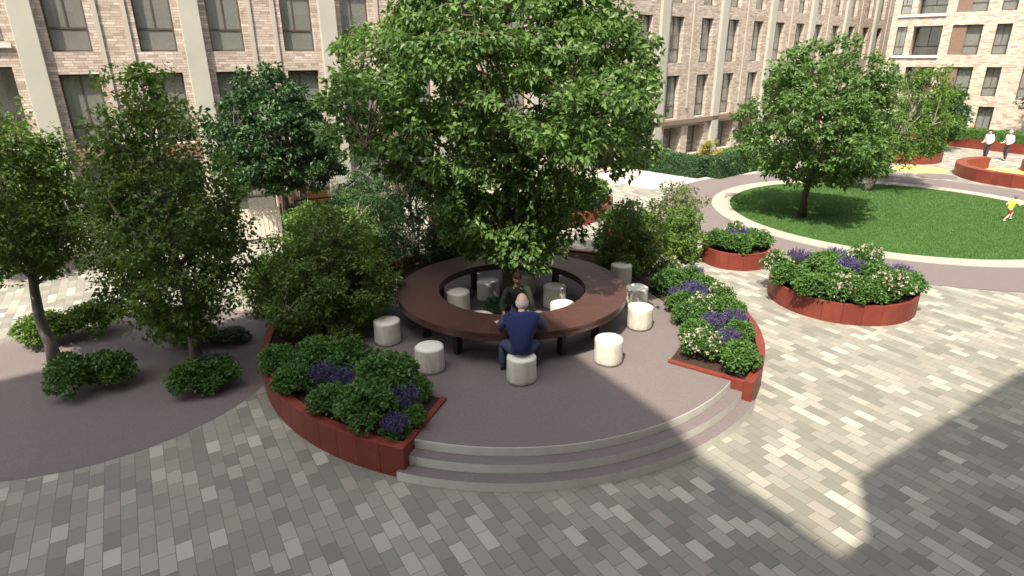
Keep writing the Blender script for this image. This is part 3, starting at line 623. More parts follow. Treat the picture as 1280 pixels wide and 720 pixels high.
tree('rounded_shrub', 'yellow flowering bush behind the clipped hedge at the middle facade', 10.9, 21.6, 0, [(.2, .4), (.8, .6), (1.4, .3)], 1, 22, 90, 'leaf_yellow', .12, .07, 'bark', .03, .2, .25, .2, seed=44, stems=3, cat='shrub', inner=.15)
tree('rounded_shrub', 'small round bush by the far kerb of the lawn', 18.6, 18.9, 0, [(.1, .5), (.5, .7), (1.0, .3)], 1, 26, 100, 'leaf_dark', .13, .08, 'bark', .03, .1, .25, .2, seed=45, stems=3, cat='shrub', inner=.15)

# ------------------------------------------------------------------ clipped hedges
def hedge(label, p, q, w, h, z=0, mat='leaf_hedge', name='clipped_hedge', group=None, dens=420):
    p, q = Vector((*p, 0)), Vector((*q, 0)); d = q-p; ln = d.length; t = thing(name, label, 'hedge', (p.x, p.y, z), math.atan2(d.y, d.x), group)
    n = int((2*ln*h+ln*w+2*w*h)*dens); f = rng.uniform(0, 1, n); P = np.zeros((n, 3)); N = np.zeros((n, 3)); A = [ln*h, ln*h, ln*w, w*h, w*h]; cs = np.cumsum(A)/sum(A)
    k = np.searchsorted(cs, f); u = rng.uniform(0, 1, n); v = rng.uniform(0, 1, n)
    P[:, 0] = np.where(k < 3, u*ln, np.where(k == 3, 0, ln)); P[:, 1] = np.where(k == 0, -w/2, np.where(k == 1, w/2, (np.where(k == 2, v, u)-.5)*w)); P[:, 2] = np.where(k == 2, h, v*h)
    N[:, 1] = np.where(k == 0, -1, np.where(k == 1, 1, 0)); N[:, 2] = (k == 2); N[:, 0] = np.where(k == 3, -1, np.where(k == 4, 1, 0))
    P += N*rng.normal(0, .035, (n, 1))-N*.02
    link('foliage', leaf_mesh('foliage', P, N, .085, .06, 0, 1.1, .3), M[mat], t)
    m = MB(); m.box(.05, -w/2+.07, 0, ln-.05, w/2-.07, h-.07); m.build('branches', M[mat], t)
    return t
gh = 'clipped hedges before the middle facade'
hedge('dark clipped hedge running left from the hedge corner toward the big tree', (9.75, 18.75), (6.6, 22.3), .9, 1.0, group=gh)
hedge('dark clipped hedge running right from the hedge corner behind the lawn tree', (10.2, 18.65), (17.4, 24.6), .9, 1.0, group=gh)
hedge('lighter clipped hedge beside the doors of the middle facade', (11.9, 21.9), (14.2, 24.2), .6, .9, mat='leaf_dome', group=gh)
hedge('clipped hedge growing in the long distant red planter, near half', (32.6, 24.0), (31.0, 27.6), 1.1, .7, .5, mat='leaf_dome', group='hedges in the distant planters', dens=200)
hedge('clipped hedge growing in the long distant red planter, far half', (30.7, 28.0), (28.4, 31.6), 1.1, .7, .5, mat='leaf_dome', group='hedges in the distant planters', dens=200)
t = hedge('low rounded planting filling the distant round red planter', (21.5, 24.1), (24.7, 24.1), 2.2, .45, .45, mat='leaf_dome', group='hedges in the distant planters', dens=200)
hedge('dark hedge left of the pale picket panel', (-11.6, 6.5), (-9.7, 7.45), .7, 1.25, group='hedges along the patio fence')
hedge('dark hedge right of the pale picket panel', (-7.75, 8.5), (-4.2, 10.4), .6, 1.0, group='hedges along the patio fence')

# ------------------------------------------------------------------ patio fence
a = math.atan2(.56, 1.38)
t = thing('picket_panel', 'pale vertical board fence panel catching the sun beside the patio', 'fence', (-9.42, 7.62, 0), a)
m = MB()
for i in range(11): m.box(.02+i*.142, 0, .06, .145+i*.142, .03, 1.12)
m.build('boards', M['picket'], t, .004)
m = MB(); m.box(0, .032, .2, 1.58, .07, .28); m.box(0, .032, .85, 1.58, .07, .93); m.build('rail', M['picket'], t)
for xx in (-.05, 1.6): m = MB(); m.box(xx-.03, -.01, 0, xx+.03, .08, 1.2); m.build('post', M['dispanel'], t)
t = thing('patio_railing', 'dark thin patio railing above the hedge right of the picket panel', 'railing', (-7.7, 8.95, 0), R(28))
m = MB(); m.box(0, 0, 1.12, 3.9, .05, 1.17); m.build('rail', M['dispanel'], t)
for i in range(6): m = MB(); m.box(i*.77, .005, 0, i*.77+.04, .045, 1.118); m.build('post', M['dispanel'], t)
# patio seat with an orange cushion
t = thing('patio_chair', 'low patio chair with orange cushions behind the railing', 'chair', (-7.55, 11.2, 0), R(20))
m = MB(); m.box(-.4, -.35, .42, .4, .35, .56); m.build('seat_cushion', M['orange'], t, .04)
m = MB(); m.box(-.4, .22, .565, .4, .36, 1.0); m.build('back_cushion', M['orange'], t, .04)
for sx in (-1, 1):
    m = MB(); m.box(sx*.44-.03, -.35, .6, sx*.44+.03, .35, .66); m.box(sx*.44-.03, -.35, 0, sx*.44+.03, -.29, .598); m.box(sx*.44-.03, .29, 0, sx*.44+.03, .35, .598); m.build('side_frame', M['brown'], t)

# ------------------------------------------------------------------ round table
t = thing('ring_table', 'large ring shaped dark timber table encircling the big tree', 'table', (0, 0, HP))
m = MB(); NB = 72
for i in range(NB): m.arc(1.59, 2.47, .70, .75, 2*PI*i/NB, 2*PI*(i+1)/NB, 2, gap=.0006)
m.build('tabletop', M['table'], t, .002)
m = MB()
for i in range(12): m.arc(2.41, 2.455, .59, .697, 2*PI*i/12, 2*PI*(i+1)/12, 8, gap=.001)
m.build('outer_apron', M['table'], t)
m = MB()
for i in range(12): m.arc(1.605, 1.65, .59, .697, 2*PI*i/12, 2*PI*(i+1)/12, 8, gap=.001)
m.build('inner_apron', M['table'], t)
for i in range(12):
    a = R(-62+30*i); Mx = Matrix.Translation((2.02*math.cos(a), 2.02*math.sin(a), 0)) @ Matrix.Rotation(a, 4, 'Z')
    m = MB(); m.box(-.09, -.05, 0, .09, .05, .6, M=Mx); m.box(-.37, -.045, .6, .38, .045, .697, M=Mx); m.build('leg', M['legmetal'], t, .005)

# ------------------------------------------------------------------ stools
proto = None
def stool(x, y, label, rz):
    global proto
    if proto is None:
        proto = thing('drum_stool', label, 'stool'); rg = random.Random(3)
        ph = [rg.uniform(0, 6.28) for _ in range(4)]
        jit = lambda a: 1+.018*math.sin(3*a+ph[0])+.012*math.sin(5*a+ph[1])+.006*math.sin(9*a+ph[2])
        m = MB(); m.lathe([(.235, 0), (.262, .012), (.272, .06), (.268, .2), (.263, .33), (.265, .45), (.26, .468), (.24, .474)], 48, jit=jit, cap0=True); m.build('body', M['stool'], proto)
        m = MB(); m.lathe([(.24, .474), (.235, .48), (.12, .476), (.002, .478)], 48, jit=jit); m.build('top', M['stooltop'], proto); o = proto
    else: o = copy_tree(proto)
    o.location = (x, y, HP); o.rotation_euler = (0, 0, rz); o.scale = (1, 1, random.uniform(.985, 1.02)); tag(o, label, 'stool', 'pale drum stools around the ring table')
for i, (x, y, lb) in enumerate([
    (.15, -2.80, 'pale drum stool that the balding man is sitting on'),
    (-1.53, -2.37, 'pale drum stool at the front left, nearest the steps planter'),
    (-2.54, -1.18, 'pale drum stool left of the table with a dark crack on its top'),
    (-2.88, 1.32, 'pale drum stool half hidden by the far left rim of the table'),
    (1.81, -2.12, 'sunlit drum stool standing alone at the front right'),
    (2.71, -.55, 'front one of the two sunlit stools close together at the right rim'),
    (2.85, .62, 'rear one of the two sunlit stools close together at the right rim'),
    (2.78, 2.2, 'drum stool peeping out behind the far right rim of the table'),
    (-.58, 1.18, 'fully visible drum stool inside the ring, left of the trunk'),
    (-1.22, .42, 'drum stool inside the ring at the far left inner edge'),
    (-.66, -.95, 'drum stool inside the ring whose top just shows above the near edge'),
    (.98, .7, 'dappled drum stool inside the ring at the right, the farther of two'),
    (1.08, -.35, 'nearer of two drum stools inside the ring at the right, cut by the table edge'),
    (.29, 1.5, 'drum stool inside the ring behind the dark haired person'),
    (.14, -.95, 'drum stool inside the ring under the dark haired person')]):
    stool(x, y, lb, i*1.3)

# ------------------------------------------------------------------ people
def skin(name, bones, mat, parent, sub=2, root=None):
    """bones: list of chains [(co, r), ...]; points with identical coordinates are joined; one continuous surface"""
    V, E, Rr, key = [], [], [], {}; roots = set()
    def vid(c, r):
        k = tuple(round(x, 4) for x in c)
        if k not in key: key[k] = len(V); V.append(c); Rr.append(r)
        return key[k]
    for ch in bones:
        prev = None; n0 = len(V)
        for c, r in ch:
            i = vid(c, r)
            if prev is None and i == n0: roots.add(i)
            if prev is not None and prev != i: E.append((prev, i))
            prev = i
    me = bpy.data.meshes.new(name); me.from_pydata(V, E, []); o = bpy.data.objects.new(name, me); col.objects.link(o)
    md = o.modifiers.new('skin', 'SKIN'); md.use_smooth_shade = True
    for i, sv in enumerate(me.skin_vertices[0].data):
        r = Rr[i]; sv.radius = r if isinstance(r, tuple) else (r, r); sv.use_root = i in roots
    s = o.modifiers.new('sub', 'SUBSURF'); s.levels = sub; s.render_levels = sub
    dg = bpy.context.evaluated_depsgraph_get(); me2 = bpy.data.meshes.new_from_object(o.evaluated_get(dg)); me2.name = name
    bpy.data.objects.remove(o); 
    for p_ in me2.polygons: p_.use_smooth = True
    return link(name, me2, mat, parent)
def V3(*a): return np.array(a, float)
def lerp(a, b, f): return tuple(np.array(a)*(1-f)+np.array(b)*f)
def hand_chains(wr, di, side, s=1.0):
    """palm and five bent fingers from wrist wr pointing along di; returns chains"""
    wr = V3(*wr); d = V3(*di); d /= np.linalg.norm(d); x = np.cross(d, V3(0, 0, 1)); x /= np.linalg.norm(x); x *= side; dn = V3(0, 0, -1)
    pc = wr+d*.075*s; ch = [[(tuple(wr), .026*s), (tuple(pc), .03*s)]]
    for j, (o, l) in enumerate(((-.033, .068), (-.011, .08), (.011, .076), (.032, .06))):
        a = pc+x*o*s+d*.018*s; b = a+d*l*.5*s; c = a+d*l*.85*s+dn*.025*s; ch.append([(tuple(pc), .03*s), (tuple(a), .012*s), (tuple(b), .010*s), (tuple(c), .009*s)])
    a = wr+d*.035*s-x*.035*s; b = a+d*.035*s-x*.022*s; c = b+d*.03*s-x*.004*s; ch.append([(tuple(wr), .026*s), (tuple(a), .013*s), (tuple(b), .012*s), (tuple(c), .010*s)])
    return ch
def head_mesh(parent, c, r, face, mat, hairmat=None, hair='full', tilt=0):
    """head with brow, nose, ears, chin; face = plan angle it looks at. Returned as bmesh parts joined to one mesh 'head'"""
    m = MB(); n, k = 20, 16; b = len(m.v)
    for i in range(k+1):
        t_ = PI*i/k
        for j in range(n):
            a = 2*PI*j/n; x, y, z = math.sin(t_)*math.cos(a), math.sin(t_)*math.sin(a), -math.cos(t_)
            fx = x*1.0; w = .80*(1-.22*max(0, -z)**1.5)
            px = fx*.95*(1-.12*max(0, -z)) + (.1*max(0, -z-.3) if x > 0 else 0); py = y*w; pz = z*1.2
            if abs(y) < .22 and x > 0 and -.45 < z < .1: px += .16*(1-abs(y)/.22)*(1-abs(z+.25)/.35 if abs(z+.25) < .35 else 0)
            if x > .6 and .25 > abs(y) > .12 and .02 < z < .25: px -= .06
            m.v.append((px*r, py*r, pz*r))
    for i in range(k):
        for j in range(n):
            j2 = (j+1) % n; m.face((b+i*n+j, b+i*n+j2, b+(i+1)*n+j2, b+(i+1)*n+j), 0, True)
    for s in (-1, 1): m.sphere((-.02*r, s*.82*r, -.05*r), (.17*r, .07*r, .27*r), 8, 6)
    Mx = Matrix.Translation(c) @ Matrix.Rotation(face, 4, 'Z') @ Matrix.Rotation(tilt, 4, 'Y')
    m.v = [tuple(Mx @ Vector(v)) for v in m.v]
    if hairmat and hair == 'fringe':
        h = MB(); nn = 15
        for i in range(6):
            z = -.55+.72*i/5
            for j in range(nn):
                a = PI*.52+PI*.96*j/(nn-1); q = math.sqrt(max(0, 1-z*z))*1.05
                h.v.append((q*math.cos(a)*.97*r, q*math.sin(a)*.86*r, z*1.2*r))
        for i in range(5):
            for j in range(nn-1): h.face((i*nn+j, i*nn+j+1, (i+1)*nn+j+1, (i+1)*nn+j), 0, True)
        h.v = [tuple(Mx @ Vector(v)) for v in h.v]; h.build('hair', hairmat, parent)
    elif hairmat:
        h = MB(); b = 0
        for i in range(k//2+3):
            t_ = PI*(k-i)/k
            for j in range(n):
                a = 2*PI*j/n; x, y, z = math.sin(t_)*math.cos(a), math.sin(t_)*math.sin(a), -math.cos(t_)
                zz = max(z, (.42 if x > .45 else (.02 if x > -.1 else -.55))) if hair == 'full' else z; s_ = 1.09 if z >= zz-.01 else 1.02
                h.v.append((x*s_*.98*r-.03*r, y*.86*s_*r, max(z, zz)*1.2*1.05*r))
        for i in range(k//2+2):
            for j in range(n):
                j2 = (j+1) % n; h.face((i*n+j, (i+1)*n+j, (i+1)*n+j2, i*n+j2), 0, True)
        h.v = [tuple(Mx @ Vector(v)) for v in h.v]; h.build('hair', hairmat, parent)
    return m
def person(label, J, face, s, sk, shirt, trouser, shoe, hair, hairstyle='full', sleeves=1.0, legs=1.0, headtilt=0.1, extra=None, backmat=None, wide=1.0):
    """J: joint dict in world coordinates (pelvis, chest, neck, head, shL/elL/wrL, hipL/knL/anL ...)"""
    base = J['base']; t = thing('person', label, 'person', base); q = lambda c: tuple(np.array(c)-np.array(base))
    K = {k: q(v) for k, v in J.items() if k != 'base'}
    fd = (math.cos(face), math.sin(face), 0)
    tor = [(K['pelvis'], .105*s), (lerp(K['pelvis'], K['chest'], .5), .115*s), (K['chest'], .135*s), (lerp(K['chest'], K['neck'], .6), .09*s), (K['neck'], .05*s), (lerp(K['neck'], K['head'], .55), .05*s)]
    body = [tor]; lk = .66 if legs > .6 else .8
    for sd, sg in (('L', 1), ('R', -1)):
        body.append([(K['chest'], .135*s), (K['sh'+sd], .062*s), (lerp(K['sh'+sd], K['el'+sd], .5), .048*s), (K['el'+sd], .04*s), (lerp(K['el'+sd], K['wr'+sd], .45), .036*s), (K['wr'+sd], .026*s)])
        body.append([(K['pelvis'], .105*s), (K['hip'+sd], .092*s*lk), (lerp(K['hip'+sd], K['kn'+sd], .5), .075*s*lk), (K['kn'+sd], .055*s*lk), (lerp(K['kn'+sd], K['an'+sd], .35), .055*s*lk), (K['an'+sd], .036*s), (tuple(np.array(K['an'+sd])+np.array(fd)*.13*s+np.array([0, 0, -.045*s])), .028*s)])
        dirv = np.array(K['wr'+sd])-np.array(K['el'+sd]); dirv[2] = dirv[2]*.2
        if np.linalg.norm(dirv) < .01 or J.get('hang'): dirv = np.array([.05, .05, 0])+np.array(fd)*.6
        body += hand_chains(K['wr'+sd], dirv, sg, s)
    bo = skin('body', body, sk, t)
    hm = head_mesh(t, K['head'], .108*s, face, sk, hair, hairstyle, headtilt)
    # join the head into the body mesh
    bm = bmesh.new(); bm.from_mesh(bo.data); me = bpy.data.meshes.new('h'); me.from_pydata(hm.v, [], hm.f); bm.from_mesh(me)
    for f in bm.faces: f.smooth = True
    bm.to_mesh(bo.data); bm.free(); bpy.data.meshes.remove(me)
    g = 1.17*wide
    cl = [[(lerp(K['pelvis'], K['chest'], -.3), .128*s*g), (lerp(K['pelvis'], K['chest'], .5), .13*s*g), (K['chest'], .14*s*g), (lerp(K['chest'], K['neck'], .62), .10*s*g), (lerp(K['chest'], K['neck'], .98), .062*s)]]
    for sd in 'LR':
        c = [(K['chest'], .14*s*g), (K['sh'+sd], .07*s*g), (lerp(K['sh'+sd], K['el'+sd], .5), .058*s*g)]
        if sleeves > .6: c += [(K['el'+sd], .05*s*g), (lerp(K['el'+sd], K['wr'+sd], .5), .044*s*g), (lerp(K['el'+sd], K['wr'+sd], .92), .038*s*g)]
        cl.append(c)
    skin('shirt', cl, shirt, t)
    tl = [[(lerp(K['pelvis'], K['chest'], .2), .112*s*g), (K['pelvis'], .118*s*g)]]
    for sd in 'LR':
        c = [(lerp(K['pelvis'], K['hip'+sd], .55), .09*s*g), (lerp(K['hip'+sd], K['kn'+sd], .12), .09*s*g), (lerp(K['hip'+sd], K['kn'+sd], .5 if legs > .6 else .7), .08*s*g)]
        if legs > .6: c += [(K['kn'+sd], .064*s*g), (lerp(K['kn'+sd], K['an'+sd], .35), .06*s*g), (lerp(K['kn'+sd], K['an'+sd], 1.04), .044*s*g)]
        tl.append(c)
    skin('trousers' if legs > .6 else 'shorts', tl, trouser, t)
    for sd in 'LR':
        an = np.array(K['an'+sd]); f = np.array(fd)*s; dz = np.array([0, 0, -.04*s])
        skin('shoe', [[(tuple(an-f*.035+dz), .042*s), (tuple(an+f*.06+dz), .042*s), (tuple(an+f*.15+dz*1.15), .034*s)]], shoe, t)
    if backmat:
        for sd in 'LR':
            skin('sleeve', [[(lerp(K['chest'], K['sh'+sd], .62), .083*s*g), (K['sh'+sd], .078*s*g), (lerp(K['sh'+sd], K['el'+sd], .5), .064*s*g), (K['el'+sd], .055*s*g), (lerp(K['el'+sd], K['wr'+sd], .5), .049*s*g), (lerp(K['el'+sd], K['wr'+sd], .93), .041*s*g)]], backmat, t)
    if False:
        b_ = np.array(fd)*-.052*s
        vc = [(tuple(np.array(lerp(K['pelvis'], K['chest'], f))+b_), r_*s) for f, r_ in ((-.2, .158), (.3, .162), (.7, .168), (1.0, .172))]+[(tuple(np.array(lerp(K['chest'], K['neck'], .6))+b_), .125*s)]
        skin('vest', [vc], backmat, t)
    return t
sM = 1.2
person('balding man in a navy top with slate sleeves with his back turned at the table',
  dict(base=(.15, -2.80, .93), pelvis=(.15, -2.80, 1.06), chest=(.155, -2.70, 1.48), neck=(.16, -2.61, 1.70), head=(.17, -2.53, 1.845),
       shL=(-.09, -2.66, 1.61), elL=(-.20, -2.40, 1.34), wrL=(-.24, -2.13, 1.255), shR=(.40, -2.66, 1.61), elR=(.57, -2.42, 1.34), wrR=(.44, -2.12, 1.255),
       hipL=(.03, -2.72, 1.03), knL=(-.17, -2.36, .985), anL=(-.19, -2.42, .54), hipR=(.27, -2.72, 1.03), knR=(.44, -2.33, .985), anR=(.44, -2.30, .54)),
  R(92), sM, M['skin'], M['navy'], M['jeans'], M['shoe'], M['hairwhite'], 'fringe', headtilt=.25, backmat=M['slateblue'], wide=1.12)
person('dark haired person in a dark olive top sitting inside the ring facing the balding man',
  dict(base=(.12, -.95, .93), pelvis=(.12, -.92, 1.04), chest=(.11, -.98, 1.40), neck=(.10, -1.04, 1.62), head=(.10, -1.08, 1.77),
       shL=(.31, -1.0, 1.50), elL=(.40, -1.25, 1.27), wrL=(.36, -1.62, 1.245), shR=(-.10, -1.0, 1.50), elR=(-.22, -1.25, 1.27), wrR=(-.16, -1.62, 1.245),
       hipL=(.22, -1.0, 1.02), knL=(.26, -1.40, .99), anL=(.26, -1.38, .53), hipR=(.02, -1.0, 1.02), knR=(-.03, -1.40, .99), anR=(-.03, -1.38, .53)),
  R(-92), .95, M['skin2'], M['olive'], M['charcoal'], M['shoe'], M['hair'], headtilt=.35)
bx, by = 18.35, 9.58
person('small child in a lime green shirt and maroon shorts running across the lawn',
  dict(base=(bx, by, .02), pelvis=(bx, by, .48), chest=(bx+.06, by, .68), neck=(bx+.10, by, .80), head=(bx+.12, by, .93),
       shL=(bx+.08, by+.11, .75), elL=(bx-.06, by+.15, .62), wrL=(bx+.02, by+.17, .52), shR=(bx+.08, by-.11, .75), elR=(bx+.2, by-.16, .64), wrR=(bx+.3, by-.15, .72),
       hipL=(bx+.02, by+.06, .44), knL=(bx+.20, by+.07, .36), anL=(bx+.15, by+.07, .13), hipR=(bx-.02, by-.06, .44), knR=(bx-.03, by-.07, .24), anR=(bx-.17, by-.07, .10)),
  R(10), .66, M['skin'], M['lime'], M['maroon'], M['whitecloth'], M['cap'], 'full', sleeves=.5, legs=.5)
def standing(label, x, y, h, face, shirt, trouser, hair, seed, sk='skin'):
    rg = random.Random(seed); s = h/1.75; c, d = math.cos(face), math.sin(face); L = (-d, c)
    P = lambda f, l, z: (x+f*c*s+l*L[0]*s, y+f*d*s+l*L[1]*s, z*s)
    person(label, dict(base=(x, y, 0), hang=1, pelvis=P(0, 0, .95), chest=P(0, 0, 1.28), neck=P(.01, 0, 1.50), head=P(.03, 0, 1.64), shL=P(0, .19, 1.42), elL=P(-.03, .24, 1.13), wrL=P(.14, .2, .98), shR=P(0, -.19, 1.42), elR=P(-.03, -.24, 1.13), wrR=P(.18, -.17, 1.02),
        hipL=P(0, .09, .9), knL=P(.08, .1, .5), anL=P(.1, .1, .08), hipR=P(0, -.09, .9), knR=P(.0, -.1, .5), anR=P(-.14, -.1, .09)), face, s, M[sk], shirt, trouser, M['shoe'], M[hair])
standing('left of the two distant strollers in white shirts and dark trousers', 27.75, 23.75, 1.68, R(205), M['whitecloth'], M['charcoal'], 'hair', 1)
standing('right of the two distant strollers in white shirts and dark trousers', 28.5, 23.2, 1.72, R(190), M['whitecloth'], M['charcoal'], 'hairgrey', 2)
standing('person in a grey shirt at the right edge before the long distant planter', 30.55, 23.45, 1.7, R(170), M['greycloth'], M['charcoal'], 'hair', 3)

# ------------------------------------------------------------------ buildings
def building(label, P0, ang, s0, s1, H, openings, pillars=(), strips=(), pw=.66, pd=.26, bands=(), depth=11, slabs=(), doors=(), detail=True, mat='brick'):
    t = thing('apartment_building', label, 'building', (*P0, 0), R(ang))
    xs = sorted({s0, s1, *[o[0] for o in openings], *[o[1] for o in openings]}); zs = sorted({0, H, *[o[2] for o in openings], *[o[3] for o in openings]})
    m = MB()
    def inside(x, z): return any(o[0] < x < o[1] and o[2] < z < o[3] for o in openings)
    for j in range(len(zs)-1):
        i = 0
        while i < len(xs)-1:
            if inside((xs[i]+xs[i+1])/2, (zs[j]+zs[j+1])/2): i += 1; continue
            k = i
            while k+1 < len(xs)-1 and not inside((xs[k+1]+xs[k+2])/2, (zs[j]+zs[j+1])/2): k += 1
            m.quad((xs[i], 0, zs[j]), (xs[k+1], 0, zs[j]), (xs[k+1], 0, zs[j+1]), (xs[i], 0, zs[j+1])); i = k+1
    rv = .34
    for o in openings:
        x0, x1, z0, z1 = o[:4]; d = o[4] if len(o) > 4 else rv
        m.quad((x0, 0, z0), (x0, d, z0), (x0, d, z1), (x0, 0, z1)); m.quad((x1, 0, z0), (x1, 0, z1), (x1, d, z1), (x1, d, z0)); m.quad((x0, 0, z1), (x0, d, z1), (x1, d, z1), (x1, 0, z1)); m.quad((x0, 0, z0), (x1, 0, z0), (x1, d, z0), (x0, d, z0))
    m.quad((s0, 0, 0), (s0, 0, H), (s0, depth, H), (s0, depth, 0)); m.quad((s1, 0, 0), (s1, depth, 0), (s1, depth, H), (s1, 0, H)); m.quad((s0, depth, 0), (s0, depth, H), (s1, depth, H), (s1, depth, 0))
    m.build('wall', M[mat], t)
    m = MB(); m.box(s0-.1, -.15, H+.003, s1+.1, depth+.1, H+.35); m.build('roof', M['roof'], t)
    m = MB(); m.quad((s0+.05, 1.6, .05), (s1-.05, 1.6, .05), (s1-.05, 1.6, H-.05), (s0+.05, 1.6, H-.05)); m.build('room_wall', M['interior'], t)
    for s in pillars: m = MB(); m.box(s-pw/2, -pd, 0, s+pw/2, -.002, H); m.build('pillar', M['stone'], t, .02)
    for s in strips: m = MB(); m.box(s-.07, -.07, 2.9, s+.07, -.002, H); m.build('downpipe', M['strip'], t)
    for b0, b1, z0, z1, pr, mt in bands: m = MB(); m.box(b0, -pr, z0, b1, -.003, z1); m.build('fascia' if mt == 'brown' else 'canopy', M[mt], t)
    rg = random.Random(int(abs(P0[0]*100)))
    for o in openings:
        x0, x1, z0, z1 = o[:4]; d = (o[4] if len(o) > 4 else rv)-.1; w = x1-x0; h = z1-z0; f = .055
        m = MB(); m.box(x0, d, z0, x0+f, d+.07, z1); m.box(x1-f, d, z0, x1, d+.07, z1); m.box(x0+f, d, z1-f, x1-f, d+.07, z1); m.box(x0+f, d, z0, x1-f, d+.07, z0+f)
        tz = z0+h*.3
        m.box(x0+f, d+.003, tz-.03, x1-f, d+.067, tz+.03)
        mx = x0+w*(.5 if rg.random() < .5 else .42); m.box(mx-.025, d+.005, tz+.03, mx+.025, d+.065, z1-f)
        fr = m.build('window', M['frame'], t)
        if not detail: continue
        m = MB(); m.box(x0+f, d+.03, z0+f, x1-f, d+.04, z1-f); m.build('pane', M['glass'], fr)
        r_ = rg.random()
        if r_ < .9:
            c0 = x0+w*rg.choice((.05, .05, .45, .5)); c1 = min(x1-.03, c0+w*rg.choice((.3, .45, .9))); m = MB(); nn = 14
            z_b = z0+.05 if rg.random() < .7 else z0+h*.35
            for i in range(nn):
                a0 = c0+(c1-c0)*i/nn; a1 = c0+(c1-c0)*(i+1)/nn; y0 = d+.14+.035*math.sin(i*2.1); y1 = d+.14+.035*math.sin((i+1)*2.1); m.quad((a0, y0, z_b), (a1, y1, z_b), (a1, y1, z1-.05), (a0, y0, z1-.05))
            m.build('curtain', M['curtain'], fr)
    for x0, x1, z0, z1, mt in doors: m = MB(); m.box(x0, -.02, z0, x1, .12, z1); m.build('door_panel', M[mt], t, .01)
    for x0, x1, z, pr in slabs:
        m = MB(); m.box(x0, -pr, z-.14, x1, -.004, z); m.build('balcony_slab', M['balslab'], t)
    return t
# left facade
bay = 4.73; op = []; s_end = 20.62; st = []; pil = [i*bay for i in range(0, 5)]
for i in range(0, 5):
    for z0 in (3.04, 6.14, 9.24):
        for a, b in ((.55, 1.68), (3.05, 4.2)):
            if i*bay+b < s_end-.2: op.append((i*bay+a, i*bay+b, z0, z0+2.4))
    for a, b in ((.5, 2.0), (2.9, 4.2)):
        if i*bay+b < s_end-.2: op.append((i*bay+a, i*bay+b, .12, 2.4))
    for a in (1.96, 2.78):
        if i*bay+a < s_end-.1: st.append(i*bay+a)
for z0 in (.3, 3.35, 6.45, 9.5): op.append((-5.2, -.6, z0, z0+2.35, .9))
doors = [(2.02, 2.8, .05, 2.4, 'brown'), (bay+2.05, bay+2.85, .05, 2.4, 'brown'), (2*bay+2.05, 2*bay+2.85, .05, 2.4, 'brown')]
building('pale brick apartment block on the left with stone pillars and a row of tall windows', (-15.24, 8.43), 29.5, -9.0, s_end, 12.6, op, pil, st, .64, .22,
         [(.36, bay-.36, 2.5, 3.0, .05, 'brown')] + [(i*bay+.36, min((i+1)*bay-.36, s_end-.02), 2.5, 3.0, .05, 'brown') for i in range(1, 5)], slabs=[(-5.3, -.45, z, .12) for z in (3.3, 6.4, 9.45)], doors=doors)
# middle facade
bay = 6.0; op = []; st = []; s0 = -7.45; pil = [i*bay for i in range(-1, 7)]
for i in range(-2, 7):
    for z0 in (2.35, 5.45, 8.55):
        for a, b in ((.75, 2.0), (3.8, 5.05)):
            if i*bay+a > s0+.2 and i*bay+b < 34: op.append((i*bay+a, i*bay+b, z0, z0+2.42))
    for a, b in ((.8, 2.6), (3.3, 5.1)):
        if i*bay+a > s0+.2 and i*bay+b < 34: op.append((i*bay+a, i*bay+b, .1, 1.85, .8))
    if s0 < i*bay+2.9 < 33: st.append(i*bay+2.9)
building('long brick apartment block receding behind the big tree and the lawn', (8.30, 23.58), 41.8, s0, 36.5, 12.4, op, pil, st, .72, .2, [(-7.3, 11.6, 2.02, 2.28, .2, 'fasciatan')])
# right facade
op = []
for k in range(-0, 3):
    b = k*7.9
    for z0 in (2.96, 5.72, 8.48):
        for a, c, dd in ((.1, .75, .3), (1.15, 2.92, 1.5), (3.5, 5.25, .45), (6.0, 6.85, .5)): op.append((b+a, b+c, z0, z0+1.95, dd))
    for a, c, dd in ((1.25, 2.85, .6), (6.1, 7.0, .5)): op.append((b+a, b+c, .1, 2.3, dd))
pan = []
t = building('warm sunlit cream brick apartment block at the right with recessed balconies', (28.4, 36.4), -40, -.35, 24, 12.0, op, (), (), slabs=[(.0, 3.0, z, .1) for z in (8.42, 5.66)], mat='cream')
for k in range(3):
    for z0 in (2.96, 5.72, 8.48): m = MB(); m.box(k*7.9+3.505, .12, z0+.005, k*7.9+4.33, .33, z0+1.945); m.build('shutter', M['brown'], t)
# two tall blocks behind the viewpoint that throw the foreground shade
def tower(label, c, d1, l1, d2, l2, H):
    t = thing('tower_block', label, 'building', (c[0], c[1], 0)); d1 = Vector((*d1, 0)).normalized(); d2 = Vector((*d2, 0)).normalized(); q = [Vector((0, 0, 0)), d1*l1, d1*l1+d2*l2, d2*l2]; m = MB()
    for i in range(4):
        a, b = q[i], q[(i+1) % 4]; m.quad((a.x, a.y, 0), (b.x, b.y, 0), (b.x, b.y, H), (a.x, a.y, H))
    m.build('wall', M['brick'], t); m = MB(); m.quad(*[(v.x, v.y, H) for v in q]); m.build('roof', M['roof'], t)
    cen = (q[0]+q[2])/2
    for (a, d, l) in ((q[0], d1, l1), (q[0], d2, l2)):
        nn = Vector((-d.y, d.x, 0)); nn = nn if (a-cen).dot(nn) > 0 else -nn
        for f in range(int(H//3.1)-1):
            for i in range(int(l//4)):
                if f > 4: continue
                p = a+d*(1.4+4*i); Mx = Matrix(((d.x, nn.x, 0, p.x), (d.y, nn.y, 0, p.y), (0, 0, 1, 1+3.1*f), (0, 0, 0, 1))); m = MB(); m.box(0, .003, 0, 1.4, .05, 1.9, M=Mx); m.build('window', M['frame'], t)
    return t
